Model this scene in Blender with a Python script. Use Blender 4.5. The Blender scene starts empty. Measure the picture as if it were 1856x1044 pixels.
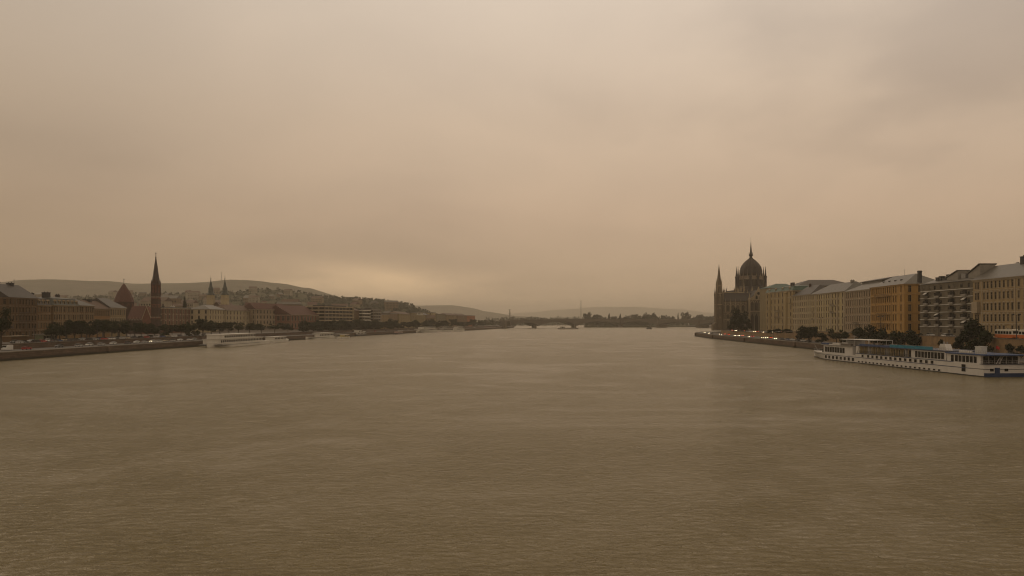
import bpy, math, random
import numpy as np
from mathutils import Vector, Matrix, noise as mnoise

random.seed(11)
SC = bpy.context.scene
COL = SC.collection
R = math.radians

# ------------------------------------------------------------------ camera, sky, sun, exposure
H0, F, HY = 15.0, 1457.0, 582.0          # eye height, focal length and horizon row in photograph pixels
cam = bpy.data.cameras.new('camera'); camo = bpy.data.objects.new('camera', cam); COL.objects.link(camo)
camo.location = (0, 0, H0); camo.rotation_euler = (R(90), 0, 0)
cam.sensor_width = 36.0; cam.lens = 36.0 * F / 1856.0; cam.shift_y = (HY - 522) / 1856.0
cam.clip_start = 0.5; cam.clip_end = 40000
SC.camera = camo
SC.view_settings.view_transform = 'Standard'; SC.view_settings.look = 'None'
SC.view_settings.exposure = 0; SC.view_settings.gamma = 1; SC.view_settings.use_curve_mapping = False
SC.render.engine = 'CYCLES'
cy = SC.cycles
cy.max_bounces = 6; cy.diffuse_bounces = 2; cy.glossy_bounces = 3; cy.transmission_bounces = 4; cy.volume_bounces = 1
cy.use_denoising = True; cy.use_adaptive_sampling = False; cy.filter_width = 1.1; cy.caustics_reflective = False; cy.caustics_refractive = False
cy.sample_clamp_indirect = 1.2

SUN_EL, SUN_AZ = R(28), R(-58)           # azimuth from straight ahead, negative to the west bank
w = bpy.data.worlds.new('World'); SC.world = w; w.use_nodes = True
nt = w.node_tree; nt.nodes.clear()
def N(t, **k):
    n = nt.nodes.new(t)
    for a, b in k.items(): setattr(n, a, b)
    return n
def L(a, b): nt.links.new(a, b)
def ramp(n, stops):
    e = n.color_ramp.elements
    while len(e) < len(stops): e.new(0.5)
    for x, (p, c) in zip(e, stops):
        x.position = p; x.color = (*c, 1) if len(c) == 3 else c
def MATH(op, a, b=None, c=None):
    n = N('ShaderNodeMath', operation=op)
    for i, x in enumerate((a, b, c)):
        if x is None: continue
        if isinstance(x, (int, float)): n.inputs[i].default_value = x
        else: L(x, n.inputs[i])
    return n.outputs[0]
def MIX(mode, fac, a, b):
    n = N('ShaderNodeMix', data_type='RGBA', blend_type=mode)
    for i, x in ((0, fac), (6, a), (7, b)):
        if isinstance(x, (int, float)): n.inputs[i].default_value = x
        elif isinstance(x, tuple): n.inputs[i].default_value = (*x, 1)
        else: L(x, n.inputs[i])
    return n.outputs[2]
out = N('ShaderNodeOutputWorld'); bg = N('ShaderNodeBackground'); L(bg.outputs[0], out.inputs[0])
bg.inputs[1].default_value = 0.1
sky = N('ShaderNodeTexSky', sky_type='NISHITA'); sky.sun_disc = False
sky.sun_elevation = SUN_EL; sky.sun_rotation = SUN_AZ; sky.air_density = 2; sky.dust_density = 5
tc = N('ShaderNodeTexCoord'); sep = N('ShaderNodeSeparateXYZ'); L(tc.outputs['Generated'], sep.inputs[0])
dx, dy, dz = sep.outputs
el = N('ShaderNodeValToRGB'); L(MATH('MAXIMUM', dz, 0.0), el.inputs[0])
ramp(el, [(0.0, (.510, .358, .223)), (0.05, (.530, .377, .243)), (0.13, (.587, .422, .290)), (0.24, (.658, .503, .368)), (0.37, (.767, .629, .497)), (0.6, (.66, .53, .385)), (1.0, (.55, .425, .285))])
az = N('ShaderNodeValToRGB'); L(MATH('MULTIPLY_ADD', dx, 0.5, 0.5), az.inputs[0])
ramp(az, [(0.0, (.58,)*3), (0.23, (.66,)*3), (0.36, (.84,)*3), (0.47, (.97,)*3), (0.58, (1.03,)*3), (0.76, (.95,)*3), (1.0, (.8,)*3)])
c = MIX('MULTIPLY', 1.0, el.outputs[0], az.outputs[0])
# soft rain cloud: broad lumps, flattened towards the horizon
cv = N('ShaderNodeCombineXYZ'); den = MATH('ADD', MATH('MAXIMUM', dz, 0.0), 0.22)
L(MATH('DIVIDE', dx, den), cv.inputs[0]); L(MATH('DIVIDE', dy, den), cv.inputs[1])
mp = N('ShaderNodeMapping'); mp.inputs['Location'].default_value = (3.1, 7.6, 0.4); L(cv.outputs[0], mp.inputs[0])
nz = N('ShaderNodeTexNoise'); nz.inputs['Scale'].default_value = 1.35; nz.inputs['Detail'].default_value = 5; nz.inputs['Roughness'].default_value = .46; nz.inputs['Distortion'].default_value = .35
L(mp.outputs[0], nz.inputs['Vector'])
cl = N('ShaderNodeValToRGB'); L(nz.outputs[0], cl.inputs[0])
ramp(cl, [(0.30, (.89, .89, .90)), (0.45, (.96, .96, .965)), (0.56, (1.0, 1.0, 1.0)), (0.70, (1.045, 1.04, 1.035))])
c = MIX('MULTIPLY', 1.0, c, cl.outputs[0])
# heavier grey bank high to the east
bx = MATH('SUBTRACT', dx, .52); bz = MATH('SUBTRACT', dz, .30)
bd = MATH('SQRT', MATH('ADD', MATH('MULTIPLY', MATH('MULTIPLY', bx, bx), 6.0), MATH('MULTIPLY', MATH('MULTIPLY', bz, bz), 45.0)))
nz2 = N('ShaderNodeTexNoise'); nz2.inputs['Scale'].default_value = 2.3; nz2.inputs['Detail'].default_value = 4; L(mp.outputs[0], nz2.inputs['Vector'])
bk = N('ShaderNodeMapRange', interpolation_type='SMOOTHSTEP'); L(MATH('ADD', bd, MATH('MULTIPLY', MATH('SUBTRACT', nz2.outputs[0], .5), 1.6)), bk.inputs[0])
bk.inputs[1].default_value = .95; bk.inputs[2].default_value = .1; bk.inputs[3].default_value = 0; bk.inputs[4].default_value = .62
c = MIX('MULTIPLY', bk.outputs[0], c, (.66, .665, .70))
# the thin bright strip under the cloud base over the western hills
gx = MATH('MULTIPLY', MATH('ADD', MATH('ADD', dx, .165), MATH('MULTIPLY', MATH('SUBTRACT', nz2.outputs[0], .5), .25)), 8.6); gz = MATH('MULTIPLY', MATH('SUBTRACT', MATH('ADD', dz, MATH('MULTIPLY', dx, .06)), .036), 50.0)
gd = MATH('ADD', MATH('MULTIPLY', gx, gx), MATH('MULTIPLY', gz, gz))
gl = MATH('MULTIPLY', MATH('POWER', 2.718, MATH('MULTIPLY', gd, -1.0)), 1.2)
c = MIX('ADD', gl, c, (.36, .24, .12))
c = MIX('MIX', 0.03, MIX('MULTIPLY', 1.0, c, (10., 10., 10.)), sky.outputs[0])
L(c, bg.inputs[0])

sun = bpy.data.lights.new('sun', 'SUN'); sun.energy = 0.35; sun.angle = R(50); sun.color = (1.0, .80, .56)
suno = bpy.data.objects.new('sun', sun); COL.objects.link(suno)
sd = Vector((math.sin(SUN_AZ) * math.cos(SUN_EL), math.cos(SUN_AZ) * math.cos(SUN_EL), math.sin(SUN_EL)))
suno.rotation_euler = (-sd).to_track_quat('-Z', 'Y').to_euler(); suno.location = (-200, 100, 300)

# ------------------------------------------------------------------ helpers
def PX(px, Y): return (px - 928.0) / F * Y          # a bearing in the photograph and a distance give a place
def PZ(py, Y): return H0 - (py - HY) / F * Y
FR = {}                                              # frame (location, rz) of every Empty, for children given in world metres

def tag(o, label=None, cat=None, group=None, kind=None):
    if label: o['label'] = label
    if cat: o['category'] = cat
    if group: o['group'] = group
    if kind: o['kind'] = kind
    return o

def empty(name, loc, rz=0.0, label=None, cat=None, group=None, scale=None):
    o = bpy.data.objects.new(name, None); o.empty_display_size = 1
    o.location = loc; o.rotation_euler = (0, 0, rz)
    if scale: o.scale = scale
    COL.objects.link(o); FR[o] = (Vector(loc), rz)
    return tag(o, label, cat, group)

def link(name, mesh, parent=None, loc=(0, 0, 0), rz=0.0, kind=None):
    o = bpy.data.objects.new(name, mesh); COL.objects.link(o)
    o.location = loc; o.rotation_euler = (0, 0, rz)
    if parent: o.parent = parent
    if kind: o['kind'] = kind
    return o

class MB:
    def __init__(s): s.v, s.f, s.m = [], [], []
    def face(s, pts, mi=0):
        k = len(s.v); s.v += [tuple(p) for p in pts]; s.f.append(tuple(range(k, k + len(pts)))); s.m.append(mi)
    def box(s, x0, x1, y0, y1, z0, z1, mi=0):
        k = len(s.v)
        s.v += [(x0,y0,z0),(x1,y0,z0),(x1,y1,z0),(x0,y1,z0),(x0,y0,z1),(x1,y0,z1),(x1,y1,z1),(x0,y1,z1)]
        for q in ((0,3,2,1),(4,5,6,7),(0,1,5,4),(1,2,6,5),(2,3,7,6),(3,0,4,7)):
            s.f.append(tuple(k + i for i in q)); s.m.append(mi)
    def prism(s, poly, z0, z1, mi=0, top=None):
        n = len(poly); k = len(s.v); top = top or poly
        s.v += [(x, y, z0) for x, y in poly] + [(x, y, z1) for x, y in top]
        s.f.append(tuple(k + i for i in reversed(range(n)))); s.m.append(mi)
        s.f.append(tuple(k + n + i for i in range(n))); s.m.append(mi)
        for i in range(n):
            j = (i + 1) % n; s.f.append((k+i, k+j, k+n+j, k+n+i)); s.m.append(mi)
    def prof(s, poly, axis, a0, a1, mi=0):
        """a profile in two axes, pushed along the third"""
        n = len(poly); k = len(s.v)
        for a in (a0, a1):
            for p, q in poly:
                s.v.append({'x': (a, p, q), 'y': (p, a, q), 'z': (p, q, a)}[axis])
        s.f.append(tuple(k + i for i in range(n))); s.m.append(mi)
        s.f.append(tuple(k + n + i for i in reversed(range(n)))); s.m.append(mi)
        for i in range(n):
            j = (i + 1) % n; s.f.append((k+i, k+n+i, k+n+j, k+j)); s.m.append(mi)
    def lathe(s, prof, n=12, cx=0., cy=0., rot=0., mi=0, sx=1., sy=1.):
        k = len(s.v); m = len(prof)
        for r, z in prof:
            for i in range(n):
                a = rot + 2 * math.pi * i / n; s.v.append((cx + r * math.cos(a) * sx, cy + r * math.sin(a) * sy, z))
        for j in range(m - 1):
            for i in range(n):
                q = (i + 1) % n
                s.f.append((k+j*n+i, k+j*n+q, k+(j+1)*n+q, k+(j+1)*n+i)); s.m.append(mi)
        s.f.append(tuple(k + i for i in reversed(range(n)))); s.m.append(mi)
        s.f.append(tuple(k + (m-1)*n + i for i in range(n))); s.m.append(mi)
    def bar(s, a, b, r, mi=0, r2=None, n=4):
        a, b = Vector(a), Vector(b); d = (b - a)
        if d.length < 1e-6: return
        d.normalize(); u = d.orthogonal().normalized(); v = d.cross(u); r2 = r if r2 is None else r2
        k = len(s.v)
        for p, rr in ((a, r), (b, r2)):
            for i in range(n):
                t = 2 * math.pi * (i + .5) / n; s.v.append(tuple(p + u * (rr * math.cos(t)) + v * (rr * math.sin(t))))
        for i in range(n):
            j = (i + 1) % n; s.f.append((k+i, k+j, k+n+j, k+n+i)); s.m.append(mi)
        s.f.append(tuple(k + i for i in reversed(range(n)))); s.m.append(mi)
        s.f.append(tuple(k + n + i for i in range(n))); s.m.append(mi)
    def grid(s, xs, zs, holes, tf, mi=0, reveal=.25, rmi=None):
        """a wall sheet with openings; tf(u, w, z) places a point, w = depth behind the face"""
        xs = sorted(set([round(x, 4) for x in xs] + [round(h[i], 4) for h in holes for i in (0, 1)]))
        zs = sorted(set([round(z, 4) for z in zs] + [round(h[i], 4) for h in holes for i in (2, 3)]))
        ix = {x: i for i, x in enumerate(xs)}; iz = {z: i for i, z in enumerate(zs)}
        no = set()
        for a, b, c, d in holes:
            for i in range(ix[round(a, 4)], ix[round(b, 4)]):
                for j in range(iz[round(c, 4)], iz[round(d, 4)]): no.add((i, j))
        k = len(s.v); nx = len(xs)
        for z in zs:
            for x in xs: s.v.append(tf(x, 0, z))
        for j in range(len(zs) - 1):
            for i in range(nx - 1):
                if (i, j) not in no:
                    s.f.append((k+j*nx+i, k+j*nx+i+1, k+(j+1)*nx+i+1, k+(j+1)*nx+i)); s.m.append(mi)
        rmi = mi if rmi is None else rmi
        for a, b, c, d in holes:
            q = [(a, c), (b, c), (b, d), (a, d)]
            for (u0, z0), (u1, z1) in zip(q, q[1:] + q[:1]):
                s.face([tf(u0, 0, z0), tf(u0, reveal, z0), tf(u1, reveal, z1), tf(u1, 0, z1)], rmi)
    def mesh(s, name, mats, smooth=False, inv=None):
        me = bpy.data.meshes.new(name)
        vs = s.v if inv is None else [tuple(inv @ Vector(p)) for p in s.v]
        me.from_pydata(vs, [], s.f)
        for m in (mats if isinstance(mats, (list, tuple)) else [mats]): me.materials.append(m)
        me.polygons.foreach_set('material_index', s.m)
        if smooth: me.polygons.foreach_set('use_smooth', [True] * len(s.f))
        me.update()
        return me
    def build(s, name, mats, parent=None, smooth=False, world=False, kind=None, label=None):
        inv = None
        if world and parent is not None:
            loc, rz = FR[parent]; inv = (Matrix.Translation(loc) @ Matrix.Rotation(rz, 4, 'Z')).inverted()
        o = link(name, s.mesh(name, mats, smooth, inv), parent, kind=kind)
        if parent is not None and parent not in FR: pass
        if label: o['label'] = label
        return o

MATS = {}
def mat(name, col, rough=.8, var=.25, scale=.6, metal=0., streak=False, bump=0., spec=.3, col2=None, stretch=None):
    if name in MATS: return MATS[name]
    m = bpy.data.materials.new(name); m.use_nodes = True; t = m.node_tree; b = t.nodes['Principled BSDF']
    b.inputs['Roughness'].default_value = rough; b.inputs['Metallic'].default_value = metal; b.inputs['Specular IOR Level'].default_value = spec
    tcn = t.nodes.new('ShaderNodeTexCoord'); mpn = t.nodes.new('ShaderNodeMapping'); t.links.new(tcn.outputs['Object'], mpn.inputs[0])
    mpn.inputs['Scale'].default_value = stretch or ((1, 1, .22) if streak else (1, 1, 1))
    n = t.nodes.new('ShaderNodeTexNoise'); n.inputs['Scale'].default_value = scale; n.inputs['Detail'].default_value = 6; n.inputs['Roughness'].default_value = .62
    t.links.new(mpn.outputs[0], n.inputs['Vector'])
    r = t.nodes.new('ShaderNodeValToRGB'); t.links.new(n.outputs[0], r.inputs[0])
    c2 = col2 or tuple(min(1, x * (1 + var)) for x in col); c1 = tuple(x * (1 - var) for x in col)
    e = r.color_ramp.elements; e[0].position = .3; e[0].color = (*c1, 1); e[1].position = .72; e[1].color = (*c2, 1)
    t.links.new(r.outputs[0], b.inputs['Base Color'])
    if bump:
        bn = t.nodes.new('ShaderNodeBump'); bn.inputs['Strength'].default_value = bump; bn.inputs['Distance'].default_value = .08
        t.links.new(n.outputs[0], bn.inputs['Height']); t.links.new(bn.outputs[0], b.inputs['Normal'])
    MATS[name] = m
    return m
def glow(name, col, strength):
    m = bpy.data.materials.new(name); m.use_nodes = True; b = m.node_tree.nodes['Principled BSDF']
    b.inputs['Base Color'].default_value = (*col, 1); b.inputs['Emission Color'].default_value = (*col, 1); b.inputs['Emission Strength'].default_value = strength
    return m

glass = mat('window_glass', (.008, .007, .006), .15, .4, .3, spec=.14)
glass2 = mat('window_glass_curtained', (.085, .068, .045), .3, .5, .5, spec=.25)
asphalt = mat('wet_asphalt', (.042, .037, .033), .6, .3, .3)
paving = mat('paving', (.085, .068, .052), .6, .3, .35)
stonewall = mat('quay_stone', (.125, .085, .06), .85, .45, .35, bump=.5)
def masonry(m, c1, c2, mortar):
    t = m.node_tree; b = t.nodes['Principled BSDF']; tcn = t.nodes.new('ShaderNodeTexCoord'); sp = t.nodes.new('ShaderNodeSeparateXYZ'); t.links.new(tcn.outputs['Object'], sp.inputs[0])
    cb_ = t.nodes.new('ShaderNodeCombineXYZ'); t.links.new(sp.outputs[1], cb_.inputs[0]); t.links.new(sp.outputs[2], cb_.inputs[1])
    br = t.nodes.new('ShaderNodeTexBrick'); t.links.new(cb_.outputs[0], br.inputs['Vector']); br.inputs['Scale'].default_value = 1; br.inputs['Brick Width'].default_value = 2.6; br.inputs['Row Height'].default_value = .72
    br.inputs['Mortar Size'].default_value = .05; br.inputs['Bias'].default_value = 0
    for nm, c in (('Color1', c1), ('Color2', c2), ('Mortar', mortar)): br.inputs[nm].default_value = (*c, 1)
    old = b.inputs['Base Color'].links[0].from_socket
    mx = t.nodes.new('ShaderNodeMix'); mx.data_type = 'RGBA'; mx.blend_type = 'OVERLAY'; mx.inputs[0].default_value = .75
    gn = t.nodes.new('ShaderNodeTexNoise'); gn.inputs['Scale'].default_value = .16; gn.inputs['Detail'].default_value = 7; gn.inputs['Roughness'].default_value = .7; t.links.new(tcn.outputs['Object'], gn.inputs['Vector'])
    t.links.new(br.outputs['Color'], mx.inputs[6]); t.links.new(gn.outputs[0], mx.inputs[7])
    # algae and wet silt along the water line
    wl_ = t.nodes.new('ShaderNodeMapRange'); ad = t.nodes.new('ShaderNodeMath'); ad.operation = 'MULTIPLY_ADD'; t.links.new(gn.outputs[0], ad.inputs[0]); ad.inputs[1].default_value = -1.6; t.links.new(sp.outputs[2], ad.inputs[2])
    t.links.new(ad.outputs[0], wl_.inputs[0]); wl_.inputs[1].default_value = -.3; wl_.inputs[2].default_value = .5
    m2 = t.nodes.new('ShaderNodeMix'); m2.data_type = 'RGBA'; t.links.new(wl_.outputs[0], m2.inputs[0]); m2.inputs[6].default_value = (.030, .026, .016, 1); t.links.new(mx.outputs[2], m2.inputs[7]); t.links.new(m2.outputs[2], b.inputs['Base Color'])
masonry(stonewall, (.135, .088, .060), (.085, .060, .044), (.045, .034, .026))
coping = mat('coping_stone', (.135, .108, .08), .7, .2, .5)
dark = mat('dark_metal', (.03, .028, .028), .5, .2, 1)
white = mat('white_paint', (.55, .53, .49), .45, .08, .4, streak=True)
steelgrey = mat('grey_metal', (.25, .24, .23), .4, .2, .5)
slate = mat('slate_roof', (.050, .043, .039), .5, .35, .8)
zinc = mat('wet_zinc_roof', (.105, .096, .083), .42, .25, .5, spec=.4)
redtile = mat('red_tile_roof', (.085, .034, .024), .7, .35, .9)
browntile = mat('brown_tile_roof', (.105, .065, .045), .65, .35, .9)
brick = mat('dark_brick', (.055, .030, .022), .85, .35, .8)
brick2 = mat('red_brick', (.155, .060, .036), .85, .3, .8)
barkm = mat('bark', (.05, .038, .028), .9, .3, 3)
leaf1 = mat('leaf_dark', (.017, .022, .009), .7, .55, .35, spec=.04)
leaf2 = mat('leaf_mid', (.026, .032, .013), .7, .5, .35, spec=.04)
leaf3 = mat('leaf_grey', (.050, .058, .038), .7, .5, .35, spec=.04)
grass = mat('grass_bank', (.05, .055, .025), .9, .4, .2)
soil = mat('ground_soil', (.085, .07, .05), .9, .35, .02)
def stucco(n, c, v=.18): return mat('stucco_' + n, tuple(x * k for x, k in zip(c, (.82, .77, .67))), .85, v, .35, streak=True)

ORD = 'first second third fourth fifth sixth seventh eighth ninth tenth eleventh twelfth thirteenth fourteenth fifteenth sixteenth seventeenth eighteenth nineteenth twentieth'.split()
ORD += ['twenty-' + x for x in ORD[:9]] + ['thirtieth'] + ['thirty-' + x for x in ORD[:9]] + ['fortieth'] + ['forty-' + x for x in ORD[:9]]

# ------------------------------------------------------------------ water
def make_water():
    xs = np.concatenate([[-2500, -1400, -900, -600, -420, -320, -260], np.arange(-225, 225.1, 1.25), [260, 320, 420, 600, 900, 1400, 2500]])
    ys = [-150., -60., 0., 25.]
    while ys[-1] < 6000: ys.append(ys[-1] + max(.42, ys[-1] * .0046 if ys[-1] < 900 else ys[-1] * .03))
    ys = np.array(ys); X, Y = np.meshgrid(xs, ys)
    Zw = np.zeros_like(X); rs = np.random.RandomState(4)
    for i in range(26):
        lam = 2.2 * 1.10 ** i if i < 14 else rs.uniform(2.2, 5); a = R(90) + rs.normal(0, .75); k = 2 * np.pi / lam
        amp = .0078 * lam ** .4; ph = rs.uniform(0, 6.28)
        wob = .9 * np.sin(X * .021 * rs.uniform(.5, 1.5) + rs.uniform(0, 6)) + .9 * np.sin(Y * .017 * rs.uniform(.5, 1.5) + rs.uniform(0, 6))
        cell = np.gradient(ys)[:, None] * np.ones_like(X)
        fade = np.clip((lam / np.maximum(cell, 1.25) - 2.0) / 2.0, 0, 1)
        Zw += amp * fade * np.sin(k * (X * np.cos(a) + Y * np.sin(a)) + ph + wob)
    Zw *= .75 + .45 * np.sin(X * .013 + Y * .006) * np.sin(Y * .011 + 1.3)
    me = bpy.data.meshes.new('water'); ny, nx = X.shape
    me.vertices.add(nx * ny); me.vertices.foreach_set('co', np.stack([X, Y, Zw], -1).astype(np.float32).ravel())
    i = np.arange((ny - 1) * nx).reshape(ny - 1, nx)[:, :-1].ravel()
    q = np.stack([i, i + 1, i + nx + 1, i + nx], -1).astype(np.int32)
    me.loops.add(q.size); me.loops.foreach_set('vertex_index', q.ravel())
    me.polygons.add(len(q)); me.polygons.foreach_set('loop_start', np.arange(0, q.size, 4, dtype=np.int32))
    me.polygons.foreach_set('use_smooth', [True] * len(q)); me.update(calc_edges=True)
    m = bpy.data.materials.new('muddy_river'); m.use_nodes = True; t = m.node_tree; b = t.nodes['Principled BSDF']
    b.inputs['Base Color'].default_value = (.095, .070, .036, 1); b.inputs['Specular Tint'].default_value = (1, .93, .74, 1); b.inputs['Roughness'].default_value = .21; b.inputs['Specular IOR Level'].default_value = .5; b.inputs['IOR'].default_value = 1.33
    tcn = t.nodes.new('ShaderNodeTexCoord')
    def noise(scale, det, stretch, rough=.55, dist=.4):
        mp = t.nodes.new('ShaderNodeMapping'); mp.inputs['Scale'].default_value = stretch; t.links.new(tcn.outputs['Object'], mp.inputs[0])
        n = t.nodes.new('ShaderNodeTexNoise'); n.inputs['Scale'].default_value = scale; n.inputs['Detail'].default_value = det
        n.inputs['Roughness'].default_value = rough; n.inputs['Distortion'].default_value = dist; t.links.new(mp.outputs[0], n.inputs['Vector']); return n.outputs[0]
    def mth(op, a, b2):
        n = t.nodes.new('ShaderNodeMath'); n.operation = op
        for i, x in enumerate((a, b2)):
            if isinstance(x, (int, float)): n.inputs[i].default_value = x
            else: t.links.new(x, n.inputs[i])
        return n.outputs[0]
    fine = noise(1.5, 4, (.55, 1.0, 1), .55, .8); mid = noise(.42, 4, (.55, 1.0, 1), .55, .8)
    fine = mth('MULTIPLY', mth('ABSOLUTE', mth('SUBTRACT', fine, .5), 0), -2.0); big = noise(.022, 5, (.8, 1.0, 1), .62, 2.2)
    mr = t.nodes.new('ShaderNodeMapRange'); t.links.new(big, mr.inputs[0]); mr.inputs[1].default_value = .36; mr.inputs[2].default_value = .72; mr.inputs[3].default_value = .4; mr.inputs[4].default_value = 2.2
    h = mth('ADD', mth('MULTIPLY', fine, .46), mth('MULTIPLY', mid, .32)); h = mth('MULTIPLY', h, mr.outputs[0])
    bn = t.nodes.new('ShaderNodeBump'); bn.inputs['Strength'].default_value = .85; bn.inputs['Distance'].default_value = 1.0
    t.links.new(h, bn.inputs['Height']); t.links.new(bn.outputs[0], b.inputs['Normal'])
    # silt drifting in the current
    cr = t.nodes.new('ShaderNodeValToRGB'); t.links.new(big, cr.inputs[0])
    e = cr.color_ramp.elements; e[0].position = .3; e[0].color = (.150, .118, .052, 1); e[1].position = .7; e[1].color = (.184, .148, .068, 1)
    t.links.new(cr.outputs[0], b.inputs['Base Color'])
    me.materials.append(m)
    tag(link('water', me), kind='structure')
make_water()

# ------------------------------------------------------------------ banks
LQ = [(-193, -200), (-193, 250), (-191, 299), (-191, 405), (-186, 470), (-183, 546), (-171, 643), (-157, 795), (-128, 993), (-101, 1150), (-62, 1325), (-9, 1681), (6, 1900), (-10, 2600), (-160, 4200)]
RQ = [(138, -200), (146, 250), (150, 320), (157, 400), (161, 457), (163, 508), (165, 560), (169.5, 662), (176, 740), (182.5, 800), (189, 835), (203, 872), (232, 915), (280, 960), (350, 1080), (405, 1300), (455, 1700), (480, 2600), (640, 5000)]
def xat(path, y):
    for (x0, y0), (x1, y1) in zip(path, path[1:]):
        if y0 <= y <= y1: return x0 + (x1 - x0) * (y - y0) / (y1 - y0)
    return path[-1][0]
def dense(path, step=25):
    o = []
    for (x0, y0), (x1, y1) in zip(path, path[1:]):
        n = max(1, int(math.hypot(x1 - x0, y1 - y0) / step))
        o += [(x0 + (x1 - x0) * i / n, y0 + (y1 - y0) * i / n) for i in range(n)]
    return o + [path[-1]]
def smooth(path, it=3):
    for _ in range(it): path = [path[0]] + [tuple((a[k] + 2 * b[k] + c_[k]) / 4 for k in (0, 1)) for a, b, c_ in zip(path, path[1:], path[2:])] + [path[-1]]
    return path
LQd, RQd = smooth(dense(LQ)), smooth(dense(RQ, 12))
QZ = 3.2
def offs(path, d):
    o = []
    for i, (x, y) in enumerate(path):
        a = path[max(0, i - 1)]; b = path[min(len(path) - 1, i + 1)]; l = math.hypot(b[0] - a[0], b[1] - a[1])
        o.append((x + d * (b[1] - a[1]) / l, y - d * (b[0] - a[0]) / l))
    return o
def ribbon(name, path, d0, d1, z0, z1, m, parent=None, kind=None, ztop=None):
    """a strip along a path, from offset d0 to d1, of height z0..z1"""
    a, b = offs(path, d0), offs(path, d1); mb = MB(); n = len(path)
    zt = ztop or (lambda y: z1)
    for p, q in zip(a, b):
        t = zt(p[1]); mb.v += [(p[0], p[1], z0), (q[0], q[1], z0), (q[0], q[1], t), (p[0], p[1], t)]
    for i in range(n - 1):
        k = 4 * i
        for u, v in ((0, 1), (1, 2), (2, 3), (3, 0)):
            mb.f.append((k+u, k+v, k+4+v, k+4+u)); mb.m.append(0)
    mb.f += [(0, 3, 2, 1), (4*n-4, 4*n-3, 4*n-2, 4*n-1)]; mb.m += [0, 0]
    return mb.build(name, m, parent, kind=kind)
def land(name, path, d, far, z, m, ztop=None):
    a = offs(path, d); mb = MB(); zt = ztop or (lambda y: z)
    for (x, y) in a: mb.v += [(x, y, zt(y)), (far, y, zt(y))]
    for i in range(len(a) - 1): mb.f.append((2*i, 2*i+1, 2*i+3, 2*i+2)); mb.m.append(0)
    return mb.build(name, m, kind='structure')
# the bed and the far plain: one sheet to the horizon
mb = MB(); mb.face([(-14000, -600, -5), (14000, -600, -5), (14000, 14200, -5), (-14000, 14200, -5)]); mb.build('ground', soil, kind='structure')
mb = MB(); mb.box(-7000, 8500, 4300, 14100, -4, 2.0); mb.build('plain', grass, kind='structure')
land('quay_pavement', LQd, -1.2, -2600, QZ, paving)
ribbon('lower_road', LQd, -4.5, -15.5, QZ - .5, QZ + .004, asphalt, kind='structure')
land('upper_pavement', LQd, -19.6, -2600, 5.2, paving)
ribbon('upper_road', LQd, -26, -36, 4.8, 5.204, asphalt, kind='structure')
rz_up = lambda y: 8.5 - 2.6 * min(1, max(0, (y - 500) / 110.))
land('quay_pavement', RQd, 1.2, 2600, QZ, paving)
ribbon('lower_road', RQd, 3.5, 12.5, QZ - .5, QZ + .004, asphalt, kind='structure')
RU = smooth([(x + 22, y) if y < 560 else (x + 20, y) for x, y in RQd if y < 770], 2)
land('upper_pavement', RU, 1.0, 2600, 8.5, paving, ztop=rz_up)
ribbon('upper_road', RU, 3, 11, 3, 0, asphalt, kind='structure', ztop=lambda y: rz_up(y) + .004)

for nm, path, sgn, lab in (('L', LQd, -1, 'long reddish stone quay wall under the church bank'), ('R', RQd, 1, 'curved dark stone quay wall running under the domed building')):
    path = [p for p in path if p[1] < 1900]
    e = empty('quay_wall', (path[0][0], path[0][1], 0), 0, lab, 'quay wall')
    def rel(o):
        o.parent = e; o.location = -FR[e][0]
    rel(ribbon('wall', path, 0, sgn * 1.2, -4, QZ - .25, stonewall)); rel(ribbon('coping', path, -sgn * .18, sgn * 1.25, QZ - .25, QZ + .12, coping))
    rel(ribbon('plinth', path, -sgn * .35, 0, -4, .7, stonewall))
    pts = [p for p in path if 280 < p[1] < 860]
    for k, p in enumerate(pts[3::(7 if sgn < 0 else 9)]):
        b = MB(); b.box(p[0] - .9, p[0] + .9, p[1] - 1.1, p[1] + 1.1, -4, QZ - .26); rel(b.build('buttress', stonewall))
e = empty('retaining_wall', (LQd[0][0] - 19, LQd[0][1], 0), 0, 'low wall between quay road and terrace on the church bank', 'retaining wall')
p_ = [p for p in LQd if p[1] < 1700]
for o in (ribbon('wall', p_, -18.6, -19.6, QZ - .4, 5.35, stonewall), ribbon('coping', p_, -18.4, -19.75, 5.35, 5.55, coping)): o.parent = e; o.location = -FR[e][0]
ochre = mat('ochre_masonry', (.22, .145, .075), .85, .3, .4)
e = empty('retaining_wall', (RU[0][0], RU[0][1], 0), 0, 'ochre masonry wall holding up the tram street', 'retaining wall')
for o in (ribbon('wall', RU, 0, 1.0, 2.6, 0, ochre, ztop=lambda y: rz_up(y) + .3), ribbon('coping', RU, -.15, 1.15, 2.6, 0, coping, ztop=lambda y: rz_up(y) + .5)): o.parent = e; o.location = -FR[e][0]
# coping is a thin cap: keep its underside high
for o in list(e.children):
    if o.name.startswith('coping'):
        me = o.data
        for v in me.vertices:
            if v.co.z == 2.6 or abs(v.co.z - 2.6) < 1e-4: v.co.z = rz_up(v.co.y) + .3
        me.update()

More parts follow.
